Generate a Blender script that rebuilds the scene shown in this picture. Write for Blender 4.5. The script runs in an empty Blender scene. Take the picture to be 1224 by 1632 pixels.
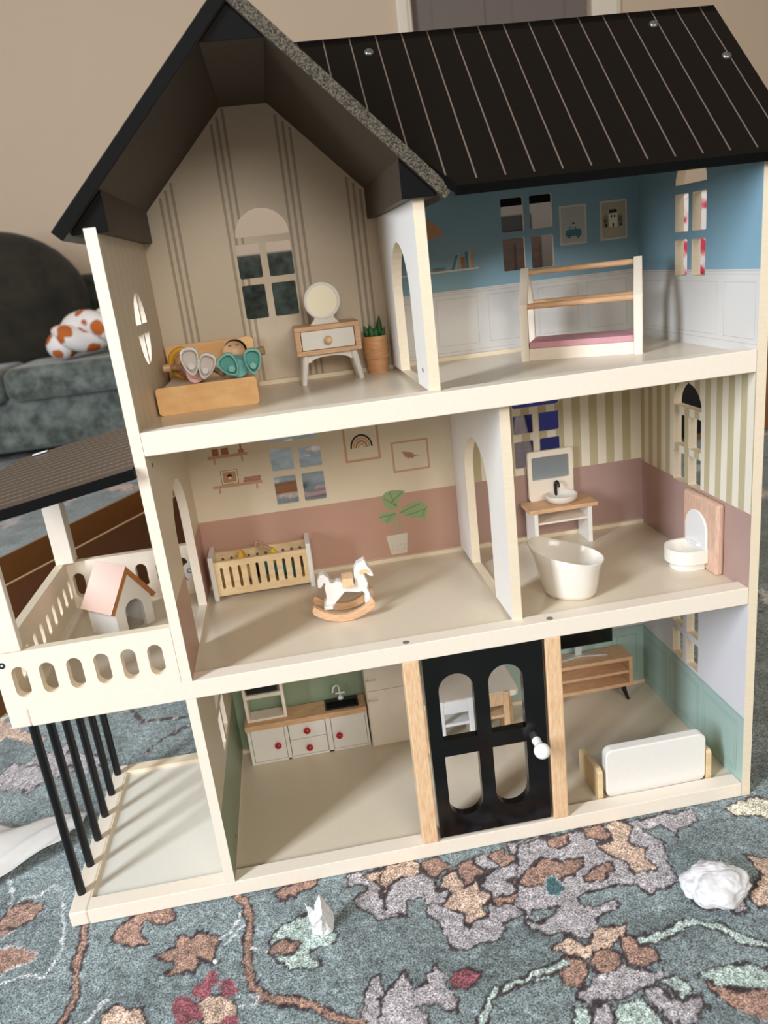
import bpy, math, random
import numpy as np
from mathutils import Vector, Matrix
from mathutils.geometry import delaunay_2d_cdt

S = bpy.context.scene
COL = S.collection
PI = math.pi

# ------------------------------------------------------------------ camera
cam = bpy.data.objects.new('camera', bpy.data.cameras.new('camera'))
COL.objects.link(cam)
S.camera = cam
Rm = Matrix(((0.98399489, 0.14826516, -0.09885093),
             (-0.13899295, 0.29145477, -0.94643282),
             (-0.11151244, 0.94502463, 0.30739781)))
cam.matrix_world = Matrix.Translation((0.146407, -0.705876, 0.641903)) @ Rm.to_4x4()
cam.data.sensor_fit = 'VERTICAL'
cam.data.sensor_height = 24.0
cam.data.lens = 1234.95 / 1632 * 24.0
cam.data.clip_start = 0.01
cam.data.clip_end = 60
cam.data.dof.use_dof = True
cam.data.dof.focus_distance = 0.84
cam.data.dof.aperture_fstop = 4.6

# ------------------------------------------------------------------ light
world = bpy.data.worlds.new('room_light')
S.world = world
world.use_nodes = True
bg = world.node_tree.nodes['Background']
bg.inputs[0].default_value = (1.0, 0.82, 0.60, 1)
bg.inputs[1].default_value = 0.23


def area(name, loc, target, sx, sy, watts, col):
    l = bpy.data.lights.new(name, 'AREA')
    l.shape = 'RECTANGLE'
    l.size, l.size_y, l.energy, l.color = sx, sy, watts, col
    o = bpy.data.objects.new(name, l)
    o.location = loc
    o.rotation_euler = (Vector(target) - Vector(loc)).to_track_quat('-Z', 'Y').to_euler()
    COL.objects.link(o)
    return o


area('window_daylight', (-2.10, -1.60, 1.85), (0.2, 0.1, 0.9), 0.45, 2.4, 108, (0.84, 0.91, 1.0))
area('front_window', (0.75, -3.1, 1.75), (0.3, 0.1, 0.45), 1.9, 0.9, 44, (1.0, 0.94, 0.86))
S.view_settings.view_transform = 'Standard'
S.view_settings.look = 'None'
S.view_settings.gamma = 1
S.view_settings.use_curve_mapping = False
S.view_settings.exposure = 0.38


# ------------------------------------------------------------------ helpers
def lin(h):
    h = h.lstrip('#')
    out = []
    for i in (0, 2, 4):
        c = int(h[i:i + 2], 16) / 255
        out.append(c / 12.92 if c <= 0.04045 else ((c + 0.055) / 1.055) ** 2.4)
    return tuple(out)


MATS = {}


def mat(key, hexc, rough=0.5, noise=0.0, scale=60, bump=0.0, metal=0.0, stretch=None, hex2=None, spec=0.5,
        emit=0.0, sheen=0.0, detail=4.0, band=(0.35, 0.65)):
    """Paint / cloth / wood: base colour mixed with hex2 by (stretched) noise, with fine bump."""
    if key in MATS:
        return MATS[key]
    m = bpy.data.materials.new(key)
    m.use_nodes = True
    nt = m.node_tree
    b = nt.nodes['Principled BSDF']
    b.inputs['Base Color'].default_value = (*lin(hexc), 1)
    b.inputs['Roughness'].default_value = rough
    b.inputs['Metallic'].default_value = metal
    b.inputs['Specular IOR Level'].default_value = spec
    if sheen:
        b.inputs['Sheen Weight'].default_value = sheen
    if noise or bump or hex2:
        tc = nt.nodes.new('ShaderNodeTexCoord')
        mp = nt.nodes.new('ShaderNodeMapping')
        if stretch:
            mp.inputs['Scale'].default_value = stretch
        nt.links.new(tc.outputs['Object'], mp.inputs[0])
        nz = nt.nodes.new('ShaderNodeTexNoise')
        nz.inputs['Scale'].default_value = scale
        nz.inputs['Detail'].default_value = detail
        nz.inputs['Roughness'].default_value = 0.6
        nt.links.new(mp.outputs[0], nz.inputs['Vector'])
        if noise or hex2:
            rp = nt.nodes.new('ShaderNodeValToRGB')
            c1 = lin(hexc)
            c2 = lin(hex2) if hex2 else tuple(c * (1 - noise) for c in c1)
            rp.color_ramp.elements[0].position = band[0]
            rp.color_ramp.elements[1].position = band[1]
            rp.color_ramp.elements[0].color = (*c2, 1)
            rp.color_ramp.elements[1].color = (*c1, 1)
            nt.links.new(nz.outputs[0], rp.inputs[0])
            nt.links.new(rp.outputs[0], b.inputs['Base Color'])
        if bump:
            bp = nt.nodes.new('ShaderNodeBump')
            bp.inputs['Strength'].default_value = bump
            bp.inputs['Distance'].default_value = 0.0004
            nt.links.new(nz.outputs[0], bp.inputs['Height'])
            nt.links.new(bp.outputs[0], b.inputs['Normal'])
    MATS[key] = m
    return m


CREAM = mat('cream_paint', '#EFE4D4', 0.42, 0.03, 220, 0.08)
CREAMD = mat('cream_paint_edge', '#EBDCC2', 0.45, 0.06, 90, 0.15, stretch=(1, 1, 6))
FLOORP = mat('floor_panel_paint', '#DACDB8', 0.30, 0.02, 200, 0.02)
PORCHP = mat('porch_panel_paint', '#DEDCD2', 0.32, 0.02, 200, 0.02)
WHITE = mat('white_paint', '#E9E6E0', 0.38, 0.02, 150, 0.04)
LINEN = mat('linen_wallpaper', '#D0C1AB', 0.5, 0.02, 200, 0.02)
LILAC = mat('grey_wallpaper_stripe', '#A39682', 0.5)
PALEST = mat('pale_wallpaper_stripe', '#CBBB9E', 0.5)
BLUE = mat('blue_wallpaper', '#83A8B9', 0.42)
DADO = mat('white_dado_paper', '#D6D4D0', 0.45)
DADOL = mat('dado_line', '#B9B7B2', 0.45)
IVORY = mat('ivory_wallpaper', '#DFD1B9', 0.45)
PINK = mat('old_rose_wallpaper', '#BE9786', 0.4)
ROSE = mat('mauve_wallpaper', '#AE9189', 0.4)
SAGES = mat('sage_stripe', '#BDB28F', 0.45)
WSTR = mat('white_stripe', '#E6DFCE', 0.45)
GREEN = mat('mint_wallpaper', '#A6BFB7', 0.42)
GREENK = mat('sage_green_wallpaper', '#8F9F85', 0.38)
GREENL = mat('mint_wallpaper_line', '#6F9187', 0.42)
PWHITE = mat('plain_white_wallpaper', '#DAD9DD', 0.42)
BLACK = mat('black_roof_paint', '#120D09', 0.6, 0.25, 300, 0.1, spec=0.12)
BLACKE = mat('black_paint_edge', '#08080A', 0.6, 0.2, 300, 0.2, spec=0.12)
BLACKU = mat('underside_painted_sheen', '#3E352B', 0.5, 0.1, 200, 0.05, spec=0.3)  # black paint lightened to brown for the sheen under the gable
RAW = mat('rough_black_board_edge', '#6B6252', 0.8, hex2='#17140F', scale=900, detail=2, bump=0.4, band=(0.42, 0.62))
DUSTY = mat('dusty_dark_roof', '#4C4138', 0.42, 0.12, 120, 0.05)
ROOFLN = mat('roof_line_print', '#6E5F56', 0.5)
ROOFLN2 = mat('pale_roof_line_print', '#B09E86', 0.5)
BEECH = mat('beech_wood', '#EBCCA6', 0.5, hex2='#D9AE84', scale=90, stretch=(6, 6, 0.7), bump=0.12)
BEECHX = mat('beech_wood_lengthwise', '#E0B992', 0.48, hex2='#CB9F78', scale=90, stretch=(0.7, 6, 6), bump=0.12)
PLY = mat('birch_plywood', '#F4C88F', 0.42, hex2='#E6B47A', scale=40, stretch=(1, 1, 2.2), bump=0.04)
PALEWOOD = mat('pale_wood', '#E6CDA4', 0.5, hex2='#D8BA8C', scale=60, stretch=(0.6, 3, 3), bump=0.06)
GLOSSB = mat('gloss_black_paint', '#050505', 0.18, spec=0.5)
BLKMET = mat('black_rod_paint', '#0B0C0E', 0.33, spec=0.4)
STEEL = mat('screw_steel', '#8B8C8E', 0.3, metal=0.9)
DARKHOLE = mat('painted_hole_shade', '#26221D', 0.7)
PLASTW = mat('white_plastic', '#E8E3DA', 0.28)
PLASTC = mat('bright_white_plastic', '#E6E6E4', 0.3)
MIRROR = mat('mirror_glass', '#E8E8E4', 0.06, metal=1.0)
TERRA = mat('wood_pot', '#D9A678', 0.55, hex2='#C79263', scale=60, stretch=(1, 1, 5), bump=0.05)
LEAF = mat('succulent_leaf', '#2F6A33', 0.5, hex2='#1E4A26', scale=120)
TEALR = mat('teal_rubber', '#86C8C0', 0.5)
TEALC = mat('teal_cloth', '#86CECE', 0.8, 0.12, 400, 0.2)
PINKC = mat('pink_cloth', '#DDAFA6', 0.8, 0.1, 400, 0.2)
SKIN = mat('doll_wood_skin', '#DDB48C', 0.45, hex2='#CFA27A', scale=40, stretch=(1, 1, 4))
ROPE = mat('doll_arm_cord', '#B79670', 0.8, 0.25, 300, 0.4)
HAIRB = mat('black_hair_paint', '#17120F', 0.4)
HAIRY = mat('golden_hair_paint', '#D6A02E', 0.45)
YELLOW = mat('yellow_cloth', '#E8C51E', 0.75, 0.1, 300, 0.2)
MUST = mat('mustard_felt', '#CE9A2B', 0.8, 0.15, 300, 0.2)
TEALD = mat('deep_teal_cloth', '#17707C', 0.8)
RED = mat('red_knob_paint', '#B01620', 0.22)
BEECHP = mat('pinkish_beech', '#DDBBA4', 0.5, hex2='#C9A28A', scale=90, stretch=(6, 6, 0.7), bump=0.12)
VELVETM = mat('mid_green_velvet', '#4B554C', 0.9, hex2='#20241C', scale=22, sheen=0.25, detail=6)
MATTP = mat('pink_mattress_cloth', '#CF9AA2', 0.8, 0.08, 500, 0.15)
PINKR = mat('pale_pink_roof_paint', '#EFCDBF', 0.3)
WOODE = mat('cut_wood_edge', '#B5763F', 0.55, 0.15, 200, 0.1)
WHITEGL = mat('gloss_white_doorknob', '#FBFBFA', 0.12)
VELVET = mat('dark_green_velvet', '#7A837E', 0.85, hex2='#454C48', scale=18, sheen=0.35, detail=8, band=(0.38, 0.66))
VELVETD = mat('darker_green_velvet', '#322D21', 0.9, hex2='#17140D', scale=7, sheen=0.2, detail=6)
CARD = mat('brown_cardboard', '#9A6B3C', 0.85, 0.08, 30)
CARDD = mat('shaded_cardboard', '#7C4E2D', 0.85, 0.08, 30)  # cardboard darkened for the shade on the near wall and ends
CARDE = mat('cardboard_edge', '#C9A67C', 0.9)
PAPERM = mat('crumpled_tissue_paper', '#DCDCDF', 0.75)
ROOMW = mat('room_wall_paint', '#D6C1A9', 0.7, 0.02, 3)
ROOMG = mat('grey_door_paint', '#7A706A', 0.6)
TRIM = mat('white_trim_paint', '#EFE6D6', 0.45)
DARKFL = mat('dark_floorboards', '#5A4030', 0.5)
NAVY = mat('navy_cloth', '#1B1C55', 0.85)
DKBR = mat('dark_brown_wood', '#4A3323', 0.5, hex2='#35241A', scale=10, stretch=(0.5, 3, 3))
MIDBR = mat('mid_brown_wood', '#8B5C38', 0.5)
BLKPL = mat('black_plastic', '#0D0D0F', 0.4)
GREYPL = mat('grey_plastic', '#7D7C7A', 0.5)
PRPINK = mat('print_pink_brown', '#C99C7E', 0.5)
PRTAN = mat('print_tan', '#C3936B', 0.5)
PRTAN2 = mat('print_brown', '#A5683C', 0.5)
PRDK = mat('print_dark', '#1D1714', 0.5)
PRLEAF = mat('print_leaf_green', '#8FA878', 0.5)
PRRED = mat('print_dusty_red', '#B57A6B', 0.5)
PRPOT = mat('print_pot', '#D8D2C4', 0.5)
PRPAPER = mat('print_paper', '#B9BEB9', 0.5)
PRPAPER2 = mat('print_cream_paper', '#B8AF95', 0.5)
PRTEAL = mat('print_teal', '#3F8288', 0.5)
PRCREAM = mat('print_cream', '#E9DEC4', 0.5)
PRGREY = mat('print_khaki', '#8E8A74', 0.5)


class MB:
    """collects pieces of one mesh"""

    def __init__(s, T=None):
        s.v, s.f, s.m, s.T = [], [], [], T or Matrix()

    def add(s, vs, fs, mi=0):
        o = len(s.v)
        s.v += [s.T @ Vector(p) for p in vs]
        s.f += [[i + o for i in f] for f in fs]
        s.m += [mi] * len(fs) if isinstance(mi, int) else list(mi)
        return s

    def box(s, x0, x1, y0, y1, z0, z1, mi=0):
        vs = [(x, y, z) for z in (z0, z1) for y in (y0, y1) for x in (x0, x1)]
        return s.add(vs, [(0, 2, 3, 1), (4, 5, 7, 6), (0, 1, 5, 4), (2, 6, 7, 3), (0, 4, 6, 2), (1, 3, 7, 5)], mi)

    def cyl(s, p0, p1, r0, r1=None, n=20, mi=0, cap=True):
        r1 = r0 if r1 is None else r1
        p0, p1 = Vector(p0), Vector(p1)
        q = (p1 - p0).to_track_quat('Z', 'X')
        vs = []
        for p, r in ((p0, r0), (p1, r1)):
            for i in range(n):
                a = 2 * PI * i / n
                vs.append(p + q @ Vector((r * math.cos(a), r * math.sin(a), 0)))
        fs = [(i, (i + 1) % n, n + (i + 1) % n, n + i) for i in range(n)]
        if cap:
            fs += [tuple(range(n))[::-1], tuple(range(n, 2 * n))]
        return s.add(vs, fs, mi)

    def lathe(s, prof, c=(0, 0, 0), n=28, mi=0, sx=1, sy=1, R=None):
        c = Vector(c)
        vs = []
        for r, z in prof:
            for i in range(n):
                a = 2 * PI * i / n
                p = Vector((r * math.cos(a) * sx, r * math.sin(a) * sy, z))
                vs.append(c + (R @ p if R else p))
        k = len(prof)
        fs = [(j * n + i, j * n + (i + 1) % n, (j + 1) * n + (i + 1) % n, (j + 1) * n + i) for j in range(k - 1) for i in range(n)]
        if prof[0][0] > 1e-7:
            fs.append(tuple(range(n))[::-1])
        if prof[-1][0] > 1e-7:
            fs.append(tuple(range((k - 1) * n, k * n)))
        return s.add(vs, fs, mi)

    def ball(s, c, r, n=16, mi=0, sc=(1, 1, 1), R=None):
        k = max(6, n // 2)
        c = Vector(c)
        vs, fs = [], []
        for j in range(k + 1):
            t = PI * j / k
            for i in range(n):
                a = 2 * PI * i / n
                p = Vector((r * sc[0] * math.sin(t) * math.cos(a), r * sc[1] * math.sin(t) * math.sin(a), r * sc[2] * math.cos(t)))
                vs.append(c + (R @ p if R else p))
        for j in range(k):
            for i in range(n):
                fs.append((j * n + i, (j + 1) * n + i, (j + 1) * n + (i + 1) % n, j * n + (i + 1) % n))
        return s.add(vs, fs, mi)

    def tube(s, pts, r, n=10, mi=0):
        pts = [Vector(p) for p in pts]
        rs = r if isinstance(r, (list, tuple)) else [r] * len(pts)
        vs = []
        up = None
        for k, p in enumerate(pts):
            d = (pts[min(k + 1, len(pts) - 1)] - pts[max(k - 1, 0)]).normalized()
            if up is None:
                up = d.orthogonal().normalized()
            up = (up - d * up.dot(d)).normalized()
            w = d.cross(up)
            for i in range(n):
                a = 2 * PI * i / n
                vs.append(p + (up * math.cos(a) + w * math.sin(a)) * rs[k])
        L = len(pts)
        fs = [(j * n + i, j * n + (i + 1) % n, (j + 1) * n + (i + 1) % n, (j + 1) * n + i) for j in range(L - 1) for i in range(n)]
        fs += [tuple(range(n))[::-1], tuple(range((L - 1) * n, L * n))]
        return s.add(vs, fs, mi)

    def prism(s, poly, fr, d0, d1, mi=0):
        """poly in (a,b); fr(a,b,d)->xyz"""
        n = len(poly)
        vs = [fr(a, b, d0) for a, b in poly] + [fr(a, b, d1) for a, b in poly]
        fs = [tuple(range(n)), tuple(range(n, 2 * n))[::-1]] + [(i, (i + 1) % n, n + (i + 1) % n, n + i) for i in range(n)]
        return s.add(vs, fs, mi)

    def build(s, name, mats, parent=None, bevel=0.0, seg=2, smooth=None, sub=0):
        me = bpy.data.meshes.new(name)
        me.from_pydata([tuple(p) for p in s.v], [], s.f)
        if not isinstance(mats, (list, tuple)):
            mats = [mats]
        for m in mats:
            me.materials.append(m)
        me.polygons.foreach_set('material_index', s.m)
        import bmesh
        bm = bmesh.new()
        bm.from_mesh(me)
        bmesh.ops.recalc_face_normals(bm, faces=bm.faces)
        bm.to_mesh(me)
        bm.free()
        if smooth is not None:
            me.shade_smooth()
            me.set_sharp_from_angle(angle=math.radians(smooth))
        o = bpy.data.objects.new(name, me)
        COL.objects.link(o)
        if parent is not None:
            o.parent = parent
        if bevel:
            b = o.modifiers.new('bevel', 'BEVEL')
            b.width = bevel
            b.segments = seg
            b.limit_method = 'ANGLE'
            b.angle_limit = math.radians(50)
        if sub:
            b = o.modifiers.new('sub', 'SUBSURF')
            b.levels = b.render_levels = sub
        return o


def tag(o, label, cat, group=None, kind=None):
    if label:
        o['label'] = label
    if cat:
        o['category'] = cat
    if group:
        o['group'] = group
    if kind:
        o['kind'] = kind
    return o


def thing(name, loc, label, cat, rz=0.0, group=None):
    o = bpy.data.objects.new(name, None)
    o.empty_display_size = 0.01
    o.location = loc
    o.rotation_euler = (0, 0, rz)
    COL.objects.link(o)
    return tag(o, label, cat, group)


def bx(name, b, m, parent=None, bevel=0.0005):
    return MB().box(*b).build(name, m, parent, bevel)


def pip(poly, X, Y):
    x = np.asarray(X)
    y = np.asarray(Y)
    ins = np.zeros(x.shape, bool)
    n = len(poly)
    for i in range(n):
        x1, y1 = poly[i]
        x2, y2 = poly[(i + 1) % n]
        if y1 == y2:
            continue
        c = (y1 > y) != (y2 > y)
        ins ^= c & (x < (x2 - x1) * (y - y1) / (y2 - y1) + x1)
    return ins


def panel(name, fr, thick, outline, holes, regions, mats, parent=None, back=None, edge=0):
    """flat board: outline with holes; regions = [(poly, material index)] printed on the front face.
    mats[0] = board paint; edge/back material index"""
    polys = [outline] + list(holes) + [r[0] for r in regions]
    vs, es = [], []
    for p in polys:
        o = len(vs)
        vs += [Vector(q) for q in p]
        es += [(o + i, o + (i + 1) % len(p)) for i in range(len(p))]
    V, E, F, *_ = delaunay_2d_cdt(vs, es, [], 0, 1e-6)
    cx = np.array([sum(V[i].x for i in f) / len(f) for f in F])
    cy = np.array([sum(V[i].y for i in f) / len(f) for f in F])
    keep = pip(outline, cx, cy)
    for h in holes:
        keep &= ~pip(h, cx, cy)
    mi = np.zeros(len(F), int)
    for p, m in regions:
        mi[pip(p, cx, cy)] = m
    n = len(V)
    mb = MB()
    verts = [fr(v.x, v.y, 0) for v in V] + [fr(v.x, v.y, thick) for v in V]
    faces, ms = [], []
    cnt = {}
    for k, f in enumerate(F):
        if not keep[k]:
            continue
        faces.append(tuple(f))
        ms.append(int(mi[k]))
        faces.append(tuple(i + n for i in reversed(f)))
        ms.append(back if back is not None else 0)
        for i in range(len(f)):
            e = (f[i], f[(i + 1) % len(f)])
            cnt[e] = k
    for (a, b) in list(cnt):
        if (b, a) not in cnt:
            faces.append((a, b, b + n, a + n))
            ms.append(edge)
    mb.add(verts, faces, ms)
    # drop loose vertices
    used = sorted({i for f in mb.f for i in f})
    mp = {u: i for i, u in enumerate(used)}
    mb.v = [mb.v[u] for u in used]
    mb.f = [[mp[i] for i in f] for f in mb.f]
    return mb.build(name, mats, parent)


def rect(a0, a1, b0, b1):
    return [(a0, b0), (a1, b0), (a1, b1), (a0, b1)]


def rrect(a0, a1, b0, b1, r=0.002, n=4):
    out = []
    for cx, cy, s in ((a1 - r, b0 + r, -90), (a1 - r, b1 - r, 0), (a0 + r, b1 - r, 90), (a0 + r, b0 + r, 180)):
        for i in range(n + 1):
            t = math.radians(s + 90 * i / n)
            out.append((cx + r * math.cos(t), cy + r * math.sin(t)))
    return out


def capsule(a0, a1, b0, b1, n=8, low=True, up=True):
    r = (a1 - a0) / 2
    c = (a0 + a1) / 2
    out = []
    if low:
        out += [(c + r * math.cos(math.radians(180 + 180 * i / n)), b0 + r + r * math.sin(math.radians(180 + 180 * i / n))) for i in range(n + 1)]
    else:
        out += [(a0, b0), (a1, b0)]
    if up:
        out += [(c + r * math.cos(math.radians(180 * i / n)), b1 - r + r * math.sin(math.radians(180 * i / n))) for i in range(n + 1)]
    else:
        out += [(a1, b1), (a0, b1)]
    return out


def arch(a0, a1, b0, bt, n=20):
    """door arch, semicircular head reaching bt"""
    r = (a1 - a0) / 2
    c = (a0 + a1) / 2
    return [(a0, b0), (a1, b0)] + [(c + r * math.cos(PI * i / n), bt - r + r * math.sin(PI * i / n)) for i in range(n + 1)]


def circ(a, b, r, n=20, ry=None):
    ry = ry or r
    return [(a + r * math.cos(2 * PI * i / n), b + ry * math.sin(2 * PI * i / n)) for i in range(n)]


def FY(y, s=1):   # wall facing -y : a=x, b=z, depth goes +y
    return lambda a, b, d: (a, y + s * d, b)


def FX(x, s=1):   # wall in plane x : a=y, b=z, depth goes s*x
    return lambda a, b, d: (x + s * d, a, b)


def FZ(z, s=-1):
    return lambda a, b, d: (a, b, z + s * d)


# ------------------------------------------------------------------ dimensions of the toy house (metres)
T = 0.0103          # board thickness
XR, XB = 0.600, -0.168
YB = 0.252          # inside face of the back wall
YE = 0.262          # rear of side walls
ZG, Z1B, Z1T, Z2B, Z2T = 0.018, 0.248, 0.2674, 0.498, 0.5198
P0, P1, P2 = 0.013, 0.2624, 0.5148       # floor panel tops
BW = 0.019          # beam width
GX, GZ = 0.1436, 0.862                   # gable apex
rng = random.Random(5)

# ------------------------------------------------------------------ room shell
floor = bx('floor', (-8, 8, -5, 3.45, -0.03, -0.012), DARKFL, None, 0)
floor['kind'] = 'structure'
# wall with a doorway
wb = panel('wall_back', FY(3.45), 0.12, rect(-8, 8, -0.012, 2.7), [rect(0.98, 1.88, -0.011, 2.1)], [], [ROOMW])
wb['kind'] = 'structure'
for i, (x0, x1) in enumerate(((0.915, 0.985), (1.875, 2.02))):
    t = MB().box(x0, x1, 3.425, 3.45, -0.012, 2.17).box(x0 + 0.012, x1 - 0.02, 3.412, 3.425, -0.012, 2.15).build('trim_%d' % (i + 1), TRIM, None, 0.004)
    t['kind'] = 'structure'
t = MB().box(0.985, 1.875, 3.425, 3.45, 2.1, 2.17).build('trim_3', TRIM, None, 0.004)
t['kind'] = 'structure'
dr = MB().box(0.98, 1.88, 3.50, 3.54, -0.01, 2.1).build('door_1', ROOMG, None, 0.003)
dr['kind'] = 'structure'
MB().box(1.10, 1.36, 3.492, 3.50, 0.15, 0.95).box(1.50, 1.76, 3.492, 3.50, 0.15, 0.95).box(1.10, 1.36, 3.492, 3.50, 1.1, 1.95).box(1.50, 1.76, 3.492, 3.50, 1.1, 1.95).build('door_panel', ROOMG, dr, 0.003)

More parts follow.
